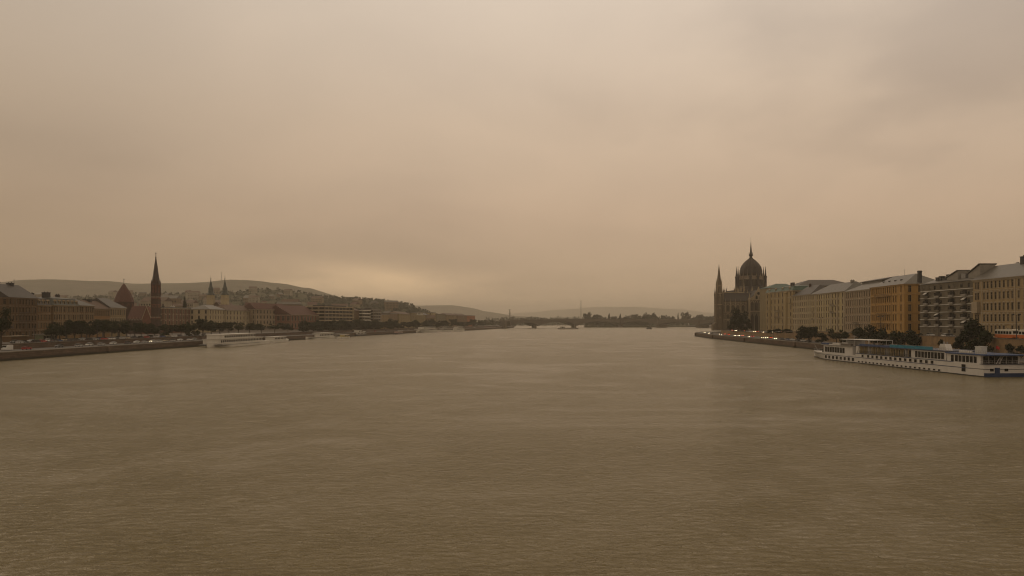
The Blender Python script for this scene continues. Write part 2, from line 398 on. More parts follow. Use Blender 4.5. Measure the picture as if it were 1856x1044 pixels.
# ------------------------------------------------------------------ hills
def hill_material(name, c1, c2, c3):
    m = bpy.data.materials.new(name); m.use_nodes = True; t = m.node_tree; b = t.nodes['Principled BSDF']; b.inputs['Roughness'].default_value = .95; b.inputs['Specular IOR Level'].default_value = .05
    tcn = t.nodes.new('ShaderNodeTexCoord'); n = t.nodes.new('ShaderNodeTexNoise'); n.inputs['Scale'].default_value = .012; n.inputs['Detail'].default_value = 8; n.inputs['Roughness'].default_value = .7
    t.links.new(tcn.outputs['Object'], n.inputs['Vector']); r = t.nodes.new('ShaderNodeValToRGB'); t.links.new(n.outputs[0], r.inputs[0])
    e = r.color_ramp.elements; e.new(.5); e[0].position = .36; e[0].color = (*c1, 1); e[1].position = .52; e[1].color = (*c2, 1); e[2].position = .66; e[2].color = (*c3, 1)
    t.links.new(r.outputs[0], b.inputs['Base Color']); return m
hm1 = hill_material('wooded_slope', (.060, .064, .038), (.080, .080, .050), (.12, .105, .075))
hm2 = hill_material('distant_slope', (.105, .097, .070), (.140, .128, .098), (.180, .160, .125))  # paler than real woods: part of the haze is put into this colour
def interp(pts, x):
    if x <= pts[0][0]: return pts[0][1]
    for (a, b), (c_, d) in zip(pts, pts[1:]):
        if x <= c_:
            t = (x - a) / (c_ - a); t = t * t * (3 - 2 * t); return b + (d - b) * t
    return pts[-1][1]
HILLS = {}
def hill(ridge, Yr, y0, yb, m, step, rough, pw=1.25):
    """ridge: points (bearing, row) of the skyline at distance Yr; slopes from y0 up to it and down to yb"""
    rp = [(PX(a, Yr), PZ(b, Yr)) for a, b in ridge]
    def hz(x, y):
        zr = max(0, interp(rp, x)); wob = 90 * mnoise.noise(Vector((x * .0016, 3.1, y * .001)))
        yy = y + wob * min(1, max(0, (Yr - y) / 300.)) if y < Yr else y
        t = (yy - y0) / (Yr - y0) if y < Yr else 1 - ((y - Yr) / (yb - Yr)) ** 1.5
        t = min(1, max(0, t)); prof = t ** pw
        n = mnoise.fractal(Vector((x * .006, y * .006, 1.7)), 1.0, 2.0, 4) * rough
        return 4.5 + (zr - 4.5) * prof + n * min(1, 4 * t * (1 - t) + .25) * (zr > 8)
    xs = np.arange(rp[0][0], rp[-1][0] + step, step); ys = np.arange(y0, yb + step, step * 1.2)
    mb = MB(); nx = len(xs)
    for y in ys:
        for x in xs: mb.v.append((x, y, hz(x, y)))
    for j in range(len(ys) - 1):
        for i in range(nx - 1): mb.f.append((j*nx+i, j*nx+i+1, (j+1)*nx+i+1, (j+1)*nx+i)); mb.m.append(0)
    mb.build('hills', m, smooth=True, kind='structure')
    return hz
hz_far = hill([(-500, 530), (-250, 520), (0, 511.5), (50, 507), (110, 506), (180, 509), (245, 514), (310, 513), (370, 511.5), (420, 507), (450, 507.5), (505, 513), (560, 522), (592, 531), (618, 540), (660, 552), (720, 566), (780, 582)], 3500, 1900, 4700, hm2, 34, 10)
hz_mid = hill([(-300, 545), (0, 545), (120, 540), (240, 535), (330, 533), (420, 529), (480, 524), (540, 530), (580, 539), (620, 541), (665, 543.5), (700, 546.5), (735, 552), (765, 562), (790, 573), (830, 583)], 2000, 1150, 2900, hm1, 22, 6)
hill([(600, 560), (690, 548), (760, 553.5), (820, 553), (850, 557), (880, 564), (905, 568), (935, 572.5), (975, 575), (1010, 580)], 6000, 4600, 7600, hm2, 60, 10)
hill([(840, 578), (900, 570), (960, 566), (1020, 561), (1080, 556.5), (1150, 556), (1220, 560), (1300, 567), (1400, 571), (1560, 579)], 13000, 11000, 14000, hill_material('far_slope', (.17, .155, .115), (.19, .17, .13), (.21, .19, .15)), 130, 14)  # farthest ridge: haze painted in as very pale slope colours

# ------------------------------------------------------------------ trees
def crown_mesh(name, seed, shape, n, m, size=.55):
    """leaf clumps of random tilt filling a handful of uneven masses inside a unit crown (height 1, radius about .5)"""
    rnd = random.Random(seed); mb = MB(); blobs = []
    if shape == 'round':
        for i in range(11):
            a = rnd.uniform(0, 6.28); r = rnd.uniform(.08, .38); z = rnd.uniform(.2, .9); s = rnd.uniform(.11, .25) * (1.15 - .4 * abs(z - .5))
            blobs.append((r * math.cos(a), r * math.sin(a), z, s))
        blobs.append((0, 0, .55, .3))
    elif shape == 'tall':
        for i in range(12):
            z = i / 11.; s = .09 + .13 * math.sin(math.pi * min(1, z * .9 + .12)); a = rnd.uniform(0, 6.28)
            blobs.append((rnd.uniform(0, .09) * math.cos(a), rnd.uniform(0, .09) * math.sin(a), .08 + z * .82, s))
    else:
        for i in range(13):
            z = rnd.uniform(.12, .8); r = .42 * (1 - z) * rnd.uniform(.4, 1); a = rnd.uniform(0, 6.28)
            blobs.append((r * math.cos(a), r * math.sin(a), z, rnd.uniform(.14, .22)))
        blobs.append((0, 0, .84, .13))
    tot = sum(b[3] ** 2 for b in blobs)
    for bx_, by_, bz_, s in blobs:
        for _ in range(int(n * s * s / tot)):
            d = Vector((rnd.gauss(0, 1), rnd.gauss(0, 1), rnd.gauss(0, 1))).normalized() * s * rnd.uniform(.55, 1.08)
            p = Vector((bx_, by_, bz_)) + Vector((d.x, d.y, d.z * .82))
            nrm = (d.normalized() + Vector((rnd.uniform(-.8, .8), rnd.uniform(-.8, .8), rnd.uniform(-.3, .9)))).normalized()
            u = nrm.orthogonal().normalized(); v = nrm.cross(u); a = rnd.uniform(0, 6.28); u, v = u * math.cos(a) + v * math.sin(a), v * math.cos(a) - u * math.sin(a)
            h = size * rnd.uniform(.035, .085)
            mb.face([p - u * h, p - v * h * .7, p + u * h * 1.1 + nrm * h * .25, p + v * h * .75])
    return mb.mesh('crown', m)
def trunk_mesh(seed):
    rnd = random.Random(seed); mb = MB(); mb.bar((0, 0, -.02), (.01, 0, .3), .035, 0, .024, 7); mb.bar((.01, 0, .29), (0, .02, .62), .025, 0, .010, 6)
    for i in range(5):
        a = 6.28 * i / 5 + rnd.uniform(-.4, .4); z = rnd.uniform(.2, .36)
        mb.bar((0, 0, z), (.26 * math.cos(a), .26 * math.sin(a), z + rnd.uniform(.18, .32)), .014, 0, .005, 5)
    return mb.mesh('trunk', barkm)
CR = {}
for sh, k in (('round', 4), ('tall', 2), ('bushy', 3)):
    CR[sh] = [crown_mesh('crown', 40 + i * 7 + len(sh), sh, 1500, (leaf1, leaf2, leaf1, leaf2)[i % 4], .64) for i in range(k)]
CR['small'] = [crown_mesh('crown', 90 + i, 'round', 900, (leaf3, leaf1, leaf2)[i], .9) for i in range(3)]
CR['poplar'] = [crown_mesh('crown', 95, 'tall', 700, leaf1, .9)]
TR = [trunk_mesh(s) for s in (1, 2, 3)]
def tree(x, y, z, h, wd, shape, label, group=None, cat='tree', clear=.12):
    e = empty('tree', (x, y, z), random.uniform(0, 6.28), label, cat, group)
    c_ = link('crown', random.choice(CR[shape]), e, (0, 0, h * clear)); c_.scale = (wd, wd * random.uniform(.9, 1.1), h * (1 - clear))
    t_ = link('trunk', random.choice(TR), e); t_.scale = (h * .9, h * .9, h)
    return e

# ------------------------------------------------------------------ houses
trim_l = mat('pale_trim', (.35, .285, .20), .8, .15, .6)
trim_g = mat('grey_trim', (.24, .22, .19), .8, .15, .6)
WM = {}
def window_mesh(wd, h, trim, gl, style='sash'):
    """glass pane set 0.2 m back with its bars, sill and moulded surround; origin at the middle of the sill line on the wall face"""
    key = (round(wd, 2), round(h, 2), trim.name, gl.name, style)
    if key in WM: return WM[key]
    b = MB(); x = wd / 2
    b.box(-x, x, .19, .22, 0, h, 1)
    t = .07
    for q in (-x + .001, x - t): b.box(q, q + t - .001, .13, .19, .001, h - .001, 0)
    b.box(-t / 2, t / 2, .14, .19, .001, h - .001, 0); b.box(-x + t, x - t, .135, .188, h * .68, h * .68 + t, 0)
    if style != 'plain':
        b.box(-x - .16, -x, -.07, .05, -.05, h + .1, 0); b.box(x, x + .16, -.07, .05, -.05, h + .1, 0)
        b.box(-x - .25, x + .25, -.16, .05, -.2, -.052, 0); b.box(-x - .22, x + .22, -.12, .05, h + .1, h + .3, 0)
        if style == 'hood': b.prof([(-x - .35, h + .302), (x + .35, h + .302), (0, h + .75)], 'y', -.26, .04, 0)
    WM[key] = b.mesh('window', [trim, gl]); return WM[key]

def house(name, label, cat, p0, p1, z0, zc, depth, floors, ncol, wallm, roof, group=None, ww=1.15, trim=None, side=None, style='sash', courses=True, gfl=True, plain_end=0, curtains=.12, winh=.62, bays=None, pil=0, topshort=1.0):
    """a town house: front from p0 to p1 (left to right as seen from the street), eaves height zc"""
    trim = trim or trim_l
    ww *= 1.22
    x0, y0 = p0; x1, y1 = p1; W = math.hypot(x1 - x0, y1 - y0); rz = math.atan2(y1 - y0, x1 - x0); Hh = zc - z0
    e = empty(name, (x0, y0, z0), rz, label, cat, group)
    fl = [Hh / (floors + .25)] * floors; base = .25 * Hh / (floors + .25)
    zb = [base + sum(fl[:i]) for i in range(floors)]
    wins, holes = [], []
    def cols(Wd, n, lo=.0):
        if bays and Wd == W: return [b * W for b in bays]
        g = (Wd - 2 * lo) / n; return [lo + g * (i + .5) for i in range(n)]
    cs = cols(W, ncol, plain_end)
    door_i = len(cs) // 2
    door = None
    for fi in range(floors):
        h = fl[fi] * winh * (topshort if fi == floors - 1 else 1); zz = zb[fi] + fl[fi] * .2
        for ci, cx in enumerate(cs):
            if fi == 0 and ci == door_i and gfl: door = (cx, fl[0] * .8); holes.append((cx - .9, cx + .9, .02, door[1])); continue
            holes.append((cx - ww / 2, cx + ww / 2, zz, zz + h)); wins.append((cx, zz, h, 0))
    b = MB(); b.grid([0, W], [-.4, Hh], holes, lambda u, q, z: (u, q, z), 0, .24)
    sides = side or {}
    for sd_ in ('a', 'b'):                      # a = start of the front, b = its end
        sh = []; n = sides.get(sd_, 0)
        for cx in (cols(depth, n) if n else []):
            for fi in range(floors):
                h = fl[fi] * winh; zz = zb[fi] + fl[fi] * .2; sh.append((cx - ww / 2, cx + ww / 2, zz, zz + h)); wins.append((cx, zz, h, sd_))
        if sd_ == 'a': b.grid([0, depth], [-.4, Hh], sh, lambda u, q, z: (q, depth - u, z), 0, .24); 
        else: b.grid([0, depth], [-.4, Hh], sh, lambda u, q, z: (W - q, u, z), 0, .24)
    b.face([(W, depth, -.4), (0, depth, -.4), (0, depth, Hh), (W, depth, Hh)]); b.face([(0, 0, Hh), (W, 0, Hh), (W, depth, Hh), (0, depth, Hh)])
    b.build('wall', wallm, e)
    for cx, zz, h, sd_ in wins:
        gl = glass2 if random.random() < curtains else glass
        me = window_mesh(ww, h, trim, gl, style)
        if sd_ == 0: link('window', me, e, (cx, 0, zz))
        elif sd_ == 'a': link('window', me, e, (0, depth - cx, zz), R(-90))
        else: link('window', me, e, (W, cx, zz), R(90))
    if door:
        d = MB(); d.box(-.9, .9, .15, .24, .02, door[1], 0); d.box(-.06, .06, .11, .15, .05, door[1] - .3, 0); d.box(-1.15, 1.15, -.12, .04, door[1], door[1] + .3, 1)
        d.build('door', [dark, trim], e).location = (door[0], 0, 0)
    k = .004
    def belt(nm, za, zb_, o, m):
        c_ = MB(); c_.box(-o, W + o, -o, depth * .999, za, zb_); c_.build(nm, m, e)
    if courses:
        belt('cornice', Hh - .55, Hh - .12, .32, trim); belt('eaves_moulding', Hh - .12 + k, Hh + .16, .62, trim)
        for z in ([zb[1] - .12] + ([zb[2] - .08, zb[-1] - .08] if floors > 3 else [])): belt('string_course', z, z + .26, .16, trim)
    for i in range(pil):
        cx = W * (i + .0) / max(1, pil - 1); c_ = MB(); c_.box(max(.05, cx - .3), min(W - .05, cx + .3), -.14, .02, zb[1] + .2 if floors > 1 else 0, Hh - .57); c_.build('pilaster', trim, e)
    kind = roof[0]; rh = roof[1]; rm = roof[2]; o = .75
    ro = MB(); zr = Hh + .164
    if kind in ('hip', 'gable', 'hipa', 'hipb'):
        ry = roof[3] if len(roof) > 3 else depth / 2; ia = ry if kind in ('hip', 'hipa') else -o + .02; ib = ry if kind in ('hip', 'hipb') else -o + .02
        A, B, C_, D = (-o, -o, zr), (W + o, -o, zr), (W + o, depth + o, zr), (-o, depth + o, zr)
        E, G = (ia, ry, zr + rh), (W - ib, ry, zr + rh)
        ro.face([A, B, G, E]); ro.face([B, C_, G]); ro.face([C_, D, E, G]); ro.face([D, A, E]); ro.face([D, C_, B, A])
        if kind in ('gable', 'hipa', 'hipb'):
            for xx, on in ((0, kind in ('gable', 'hipb')), (W, kind in ('gable', 'hipa'))):
                if on:
                    g = MB(); s_ = .02 if xx == 0 else -.3; g.prof([(.0, Hh), (depth, Hh), (ry, Hh + rh * .96)], 'x', xx + s_, xx + s_ + .28); g.build('gable', wallm, e)
    elif kind == 'mansard':
        h1 = rh; i1 = h1 * .42
        P0 = [(-.4, -.4), (W + .4, -.4), (W + .4, depth + .4), (-.4, depth + .4)]; P1 = [(i1, i1), (W - i1, i1), (W - i1, depth - i1), (i1, depth - i1)]
        ro.prism(P0, zr, zr + h1, 0, P1); ro.prism([(i1 - .3, i1 - .3), (W - i1 + .3, i1 - .3), (W - i1 + .3, depth - i1 + .3), (i1 - .3, depth - i1 + .3)], zr + h1, zr + h1 + 1.3, 0, [(W * .3, depth * .45), (W * .7, depth * .45), (W * .7, depth * .55), (W * .3, depth * .55)])
    elif kind == 'flat':
        ro.box(-.3, W + .3, -.3, depth + .3, zr, zr + rh)
    elif kind == 'shed':
        ro.prof([(-o, zr), (depth, zr), (depth, zr + rh), (-o + .1, zr + .3)], 'x', -o, W + o)
    rf = ro.build('roof', rm, e)
    if kind == 'mansard':
        nd = roof[3]
        for i in range(nd):
            cx = W * (i + .5) / nd; dm = MB(); dm.box(cx - .75, cx + .75, -.05, 1.3, zr + .5, zr + 2.3, 0); dm.prof([(cx - .95, zr + 2.3), (cx + .95, zr + 2.3), (cx, zr + 3.0)], 'y', -.2, 1.3, 0); dm.box(cx - .45, cx + .45, -.09, -.052, zr + .75, zr + 2.1, 1)
            dm.build('dormer', [trim, glass], e)
    e['W'] = W; HS[e] = (W, depth, Hh, zr, rf)
    return e
HS = {}
def chimney(e, x, y, zt, s=.9, h=2.2, m=None):
    W, D, Hh, zr, rf = HS[e]; c_ = MB(); c_.box(x - s * .5, x + s * .5, y - s * .8, y + s * .8, zt - 2.2, zt + h); c_.box(x - s * .62, x + s * .62, y - s * .92, y + s * .92, zt + h, zt + h + .2)
    for q in (-.4, .4): c_.box(x - .15, x + .15, y + q * s - .15, y + q * s + .15, zt + h + .2, zt + h + .7)
    return c_.build('chimney', m or brick, rf)
def balcony(e, xa, xb, z, m, dpt=1.1):
    c_ = MB(); c_.box(xa, xb, -dpt, -.17, z - .18, z); o = c_.build('balcony', m, e)
    r_ = MB(); r_.box(xa, xb, -dpt, -dpt + .06, z + .95, z + 1.03)
    n = max(3, int((xb - xa) / .5))
    for i in range(n + 1): x = xa + .03 + (xb - xa - .06) * i / n; r_.box(x - .025, x + .025, -dpt + .01, -dpt + .05, z, z + .95)
    r_.build('railing', dark, o)

# ---- the east bank row, from the domed building towards the tram (front seen left to right = north to south)
FACE = [(208.5, 660), (209.6, 602), (206.8, 556), (203, 490), (198.5, 445), (194.5, 398), (192.8, 336), (190.6, 278), (188, 215)]
def pt(px):
    """the point of the building line that lies on a bearing"""
    lo, hi = 215., 660.
    f = lambda y: xat([(a, b) for a, b in reversed(FACE)], y) * F / y + 928
    for _ in range(60):
        mid = (lo + hi) / 2
        if f(mid) > px: lo = mid
        else: hi = mid
    return (xat(list(reversed(FACE)), lo), lo)
A_, B_, C1, C2 = pt(1388), pt(1437), pt(1470), pt(1532)
D2, E2 = pt(1578), pt(1640); F1, F2 = pt(1668), pt(1763.5)
# rounded yellowish house
e = house('apartment_house', 'tall yellowish house with bay towers next to the domed building', 'house', A_, B_, 6.0, PZ(529, 632), 22, 6, 7, stucco('yellow', (.36, .29, .17)), ('mansard', 3.0, mat('copper_green_roof', (.06, .105, .085), .5, .3, .6), 4), ww=1.5, style='sash', courses=True, side={'b': 4}, curtains=.2)
W = HS[e][0]; Hh = HS[e][2]
for cx in (W * .16, W * .78):
    t = MB(); t.lathe([(2.9, 0), (2.9, Hh - 2), (3.3, Hh - 1.8), (3.3, Hh - 1.2), (2.7, Hh - .6)], 14, cx, 1.6); o = t.build('bay_tower', stucco('yellow', (.36, .29, .17)), e)
    for k in range(5):
        for a in (-.55, .0, .55):
            me = window_mesh(1.1, 2.6, trim_l, glass, 'plain'); q = R(-90) + a
            link('window', me, o, (cx + 2.78 * math.cos(q), 1.6 + 2.78 * math.sin(q) - .12, 3.5 + k * Hh / 6.3), a)
balcony(e, W * .36, W * .6, Hh * .52, trim_l); balcony(e, W * .36, W * .6, Hh * .36, trim_l); balcony(e, W * .9, W, Hh * .68, trim_l)
for x in (W * .55, W * .62): chimney(e, x, 9, Hh + 4, 1.0, 2.6, slate)
# pale house with dark roof
e = house('apartment_house', 'pale grey house of six close window rows under a dark slate roof', 'house', B_, C1, 7.0, PZ(535.5, 580), 18, 6, 10, stucco('palegrey', (.42, .365, .26)), ('hip', 7.0, slate, 9), ww=1.25, style='sash', side={'b': 2})
W = HS[e][0]; chimney(e, W * .35, 8, HS[e][2] + 6)
# cream corner house
e = house('apartment_house', 'cream corner house with twin bays and a dark entrance', 'house', C1, C2, 7.5, PZ(531, 518), 20, 6, 14, stucco('cream', (.46, .395, .25)), ('hip', 6.5, mat('wet_tin_roof', (.088, .082, .068), .45, .3, .5), 10), ww=1.25, side={'b': 4}, bays=[.03, .09, .2, .27, .34, .41, .48, .55, .66, .74, .83, .93], style='hood')
W, D_, Hh = HS[e][:3]
for a, b_ in ((.14, .165), (.595, .62), (.78, .80), (.965, .995)):
    c_ = MB(); c_.box(W * a, W * b_, -.3, .03, 0, Hh - .56); c_.build('pilaster', trim_l, e)
for z in (.5, .68): balcony(e, W * .62, W * .74, Hh * z, trim_g); balcony(e, W * .06, W * .12, Hh * (z - .17), trim_g)
chimney(e, W * .8, 9, Hh + 5.4, 1.3, 1.8, trim_g)
# pale brown house
e = house('apartment_house', 'narrow pinkish stone house between the cream and the orange one', 'house', C2, D2, 8.0, PZ(527, 468), 18, 5, 11, stucco('pinkish', (.34, .275, .205)), ('hip', 4.5, mat('wet_tin_roof2', (.14, .128, .108), .45, .3, .5), 9), ww=1.2, style='hood', side={'b': 3}, winh=.66)
W, D_, Hh = HS[e][:3]; balcony(e, W * .38, W * .62, Hh * .22, trim_g)
pm = MB(); pm.box(W * .05, W * .8, 9, 17, Hh + 1, Hh + 5.6); pm.prof([(8.2, Hh + 5.6), (17.6, Hh + 5.6), (17.6, Hh + 7.8), (8.2, Hh + 6.0)], 'x', W * .02, W * .84); pm.build('penthouse', zinc, e)
# orange house
orange = stucco('orange', (.44, .27, .088))
e = house('apartment_house', 'bright orange ochre house with paired windows and a tall chimney', 'house', D2, E2, 8.3, PZ(518.5, 420), 19, 5, 12, orange, ('hip', 5.6, zinc, 9), ww=1.2, trim=mat('orange_trim', (.36, .225, .085), .8, .15, .6), side={'b': 4}, bays=[.05, .11, .2, .265, .33, .395, .46, .525, .59, .69, .76, .9], style='hood', winh=.66, pil=0)
W, D_, Hh = HS[e][:3]
for z, a, b_ in ((.79, .17, .62), (.40, .25, .56), (.19, .25, .56)): balcony(e, W * a, W * b_, Hh * z, mat('orange_trim', (.4,.2,.07)))
for a in (.155, .64, .985): c_ = MB(); c_.box(W * a - .4, W * a + .15, -.22, .03, 0, Hh - .56); c_.build('pilaster', mat('orange_trim', (.4,.2,.07)), e)
c_ = MB(); c_.box(W - 1.6, W - .1, 6.6, 8.2, Hh, Hh + 6.7); c_.box(W - 1.72, W + .02, 6.48, 8.32, Hh + 6.0, Hh + 6.35); c_.build('chimney', dark, HS[e][4])
c_ = MB(); 
for i in range(4): x = W * (.2 + .17 * i); c_ = MB(); c_.box(x - .5, x + .5, 3.2, 4.4, Hh + 1.6, Hh + 3.1); c_.build('skylight', dark, HS[e][4])
c_ = MB(); c_.bar((W * .5, 9, Hh + 5), (W * .5, 9, Hh + 9), .07); c_.bar((W * .5 - 1, 9, Hh + 8), (W * .5 + 1, 9, Hh + 8), .05); c_.build('aerial', steelgrey, HS[e][4])
# modern grey block with white bands
W0 = math.hypot(F2[0] - F1[0], F2[1] - F1[1])
modern = stucco('modern_grey', (.15, .135, .11))
e = house('apartment_block', 'grey modern flats with white floor bands and rooftop slanted boxes', 'apartment block', F1, F2, 8.4, PZ(512.5, 358), 20, 7, 8, modern, ('flat', .35, steelgrey), ww=1.6, trim=trim_g, style='plain', courses=False, winh=.5, side={'a': 0}, bays=[.07, .2, .3, .42, .58, .68, .8, .93], curtains=.3)
W, D_, Hh = HS[e][:3]; fh = Hh / 7.25
for k in range(1, 7):
    z = .25 * fh + fh * k; c_ = MB(); c_.box(-.05, W + .05, -.28, .02, z - .1, z + .16); c_.build('floor_band', white, e)
for k in range(1, 6):                               # recessed loggias: dark glazed bays with parapets and awnings
    z = .25 * fh + fh * k
    for cx in (.135, .36, .63, .865):
        x = W * cx; c_ = MB(); c_.box(x - 1.9, x + 1.9, -.9, -.29, z + .17, z + 1.05); o = c_.build('balcony', trim_g if (k + int(cx * 10)) % 3 else modern, e)
        g = MB(); g.box(x - 1.7, x + 1.7, -.14, .02, z + .2, z + fh * .84); g.build('glazed_door', glass, e)
        if random.random() < .1: a = MB(); a.prof([(-1.3, z + fh * .55), (-.15, z + fh * .82), (-.15, z + fh * .86), (-1.32, z + fh * .6)], 'x', x - 1.2, x + 1.2); a.build('awning', white, e)
zt = HS[e][3] + .35
sl = MB(); sl.prof([(1.0, zt), (9, zt), (9, zt + 2.6), (8.6, zt + 2.6)], 'x', .3, W - .3); sl.build('roof_slope', zinc, HS[e][4])
for xa, xb, ya, h in ((.40, .60, 3.2, 4.6), (.80, .99, 3.0, 6.2)):
    b = MB(); b.prof([(W * xa, zt + .2), (W * xb, zt + .2), (W * xb, zt + h), (W * xa, zt + h * .42)], 'y', ya, ya + 6.5, 0)
    o = b.build('penthouse', trim_g, e); b = MB(); b.prof([(W * xa - .8, zt + h * .42 - .05), (W * xb + .2, zt + h + .02), (W * xb + .2, zt + h + .4), (W * xa - .8, zt + h * .42 + .35)], 'y', ya - .5, ya + 7); b.build('slanted_roof', zinc, o)
for xa, s, h in ((.16, 1.4, 2.6), (.22, 1.0, 3.0), (.3, 1.6, 2.2), (.36, .9, 3.4), (.66, 1.8, 3.2), (.72, .9, 2.4), (.765, 1.2, 4.2)):
    b = MB(); b.box(W * xa - s, W * xa + s, 4.2, 6.2, zt + .4, zt + h); b.box(W * xa - s - .15, W * xa + s + .15, 4.05, 6.35, zt + h, zt + h + .2); b.build('roof_vent', random.choice((trim_g, dark, steelgrey)), e)
# long beige house with the grey roof
e = house('apartment_house', 'long beige house with regular windows and a light grey roof behind the tram', 'house', F2, pt(1945), 8.5, PZ(508.5, 334), 20, 5, 16, stucco('beige', (.37, .29, .175)), ('hipb', 6.2, zinc, 10), ww=1.15, style='hood', bays=[.035, .065, .135, .175, .22, .265, .31, .355, .40, .445, .51, .57, .64, .72, .8, .9], winh=.6)
W, D_, Hh = HS[e][:3]
for a in (.105, .475): c_ = MB(); c_.box(W * a - .25, W * a + .25, -.18, .03, 0, Hh - .56); c_.build('pilaster', trim_l, e)
c_ = MB(); c_.box(W * .02, W * .085, -1.3, -.01, Hh * .42, Hh * .62); o = c_.build('bay_window', trim_l, e)
for x in (.036, .068): link('window', window_mesh(1.15, 2.6, trim_l, glass, 'plain'), o, (W * x, -1.46, Hh * .46))
chimney(e, W * .31, 10, Hh + 6.2, 2.0, 2.2, dark); chimney(e, W * .2, 11, Hh + 5.2, .8, 1.0, dark); chimney(e, W * .42, 10.5, Hh + 5.6, 1.4, 1.0, dark)
c_ = MB(); c_.bar((W * .31, 10, Hh + 8), (W * .31, 10, Hh + 12.5), .1); c_.build('aerial', dark, HS[e][4])
# buildings standing in the streets behind the row
def block(name, label, cat, px0, px1, Y, ytop, z0, depth, wm, roof, group=None, win=True, rows=5, n=8, Y2=None):
    e = house(name, label, cat, (PX(px0, Y), Y), (PX(px1, Y2 or Y), Y2 or Y), z0, PZ(ytop, Y), depth, rows, n, wm, roof, group, style='plain', courses=False, gfl=False, ww=1.3)
    return e
block('office_building', 'big dark hip roofed building rising behind the cream house', 'office building', 1447, 1552, 690, 518, 8, 40, stucco('backgrey', (.20, .175, .13)), ('hip', 5.6, mat('dark_sheet_roof', (.052, .042, .036), .5, .3, .4), 14), rows=9, n=14)
block('office_building', 'broad building under a green copper roof behind the yellowish house', 'office building', 1394, 1448, 790, 522, 6, 30, stucco('backyellow', (.26, .215, .13)), ('hip', 4.5, mat('copper_green_roof', (.06, .105, .085)), 10), rows=10, n=9)

# ------------------------------------------------------------------ the domed building
ps = mat('parliament_stone', (.135, .105, .068), .85, .3, .25, streak=True)
pl = mat('parliament_pale_stone', (.29, .23, .145), .85, .25, .3, streak=True)
pr = mat('parliament_roof', (.030, .022, .018), .55, .35, .4)
YF = 850.
def QX(px, Y=YF): return PX(px, Y)
def QZ_(py, Y=YF): return PZ(py, Y)
PB = empty('domed_palace', (QX(1335), YF, 5.9), 0, 'gothic palace with a huge dark ribbed dome and pinnacles', 'palace')
zb, ze, zg = 5.0, QZ_(546), QZ_(530.5)
xl, xr = QX(1297.5), QX(1354); D = 52
cols_ = [QX(p) for p in (1310.5, 1319.5, 1328.5, 1337.5, 1347)]
rows_ = [(QZ_(563.5), QZ_(552)), (QZ_(577), QZ_(569)), (QZ_(590.5), QZ_(581))]
holes = [(c_ - 1.5, c_ + 1.5, a, b_) for c_ in cols_ for a, b_ in rows_]
def arch_window(wd, h, mt):
    key = ('arch', round(wd, 2), round(h, 2), mt.name)
    if key in WM: return WM[key]
    b = MB(); x = wd / 2
    b.box(-x, x, .28, .34, 0, h, 1)
    for q in (-x, -x / 3, x / 3 - .12, x - .2): b.box(q, q + .2, .1, .28, 0, h, 0)
    b.prof([(-x, h + .002), (-x, h * .78), (0, h + .002)], 'y', .02, .27, 0); b.prof([(x, h * .78), (x, h + .002), (0, h + .002)], 'y', .02, .27, 0)
    b.prof([(-x - .5, h * .8), (-x - .1, h * .8), (0, h + .55), (x + .1, h * .8), (x + .5, h * .8), (0, h + 1.2)], 'y', -.28, .03, 0)
    WM[key] = b.mesh('window', [mt, glass]); return WM[key]
b = MB(); b.grid([xl, xr], [zb, ze], holes, lambda u, q, z: (u, YF + q, z), 0, .4)
ws = [(YF + 5 + i * 7.4, a, b_) for i in range(6) for a, b_ in rows_]
SK = .29
b.grid([YF, YF + D], [zb, ze], [(D - (y - YF) + YF - 1.5, D - (y - YF) + YF + 1.5, a, b_) for y, a, b_ in ws], lambda u, q, z: (xl + q + SK * (YF + D - u), YF + D - (u - YF), z), 0, .4)
b.face([(xr, YF, zb), (xr, YF + D, zb), (xr, YF + D, ze), (xr, YF, ze)]); xk = xl + SK * D; b.face([(xl, YF, ze), (xr, YF, ze), (xr, YF + D, ze), (xk, YF + D, ze)]); b.face([(xr, YF + D, zb), (xk, YF + D, zb), (xk, YF + D, ze), (xr, YF + D, ze)])
b.build('wall', ps, PB, world=True)
bl = FR[PB][0]
for c_ in cols_:
    for a, b_ in rows_: link('window', arch_window(3.0, b_ - a, pl), PB, (c_ - bl.x, YF - bl.y, a - bl.z))
for y, a, b_ in ws: link('window', arch_window(3.0, b_ - a, pl), PB, (xl + SK * (y - YF) - bl.x, y - bl.y, a - bl.z), R(-90) - math.atan(SK))
for z in (549.5, 566.5, 579.5): b = MB(); b.prism([(xl - .35, YF - .35), (xr, YF - .35), (xr, YF + D), (xk - .35, YF + D)], QZ_(z), QZ_(z) + .7); b.build('string_course', pl, PB, world=True)
b = MB(); b.prism([(xl - .3, YF - .6), (QX(1390), YF - .6), (QX(1390), YF + D + .6), (xk - .3, YF + D + .6)], ze + .02, zg, 0, [(xl + 6, YF + 8), (QX(1390), YF + 8), (QX(1390), YF + D - 8), (xk + 4, YF + D - 8)]); b.build('roof', pr, PB, world=True)
b = MB(); b.box(QX(1313), QX(1353), YF + 7.8, YF + 8.2, zg + .01, zg + .9); b.build('roof_cresting', pl, PB, world=True)
def pinnacle(x, y, z, r, h, m=None, nm='pinnacle', n=8, body=.45):
    b = MB(); b.lathe([(r, z), (r, z + h * body), (r * 1.3, z + h * body + .01), (r * 1.25, z + h * (body + .05)), (r * .78, z + h * (body + .06)), (.05, z + h)], n, x, y, R(22.5)); b.lathe([(.05, z + h * .93), (r * .28, z + h * .95), (.04, z + h * .97)], 6, x, y)
    return b.build(nm, m or ps, PB, world=True)
for p in (1314.5, 1324, 1333, 1342.5, 1352): pinnacle(QX(p), YF - .5, QZ_(566), .55, QZ_(541) - QZ_(566), pl, body=.6)
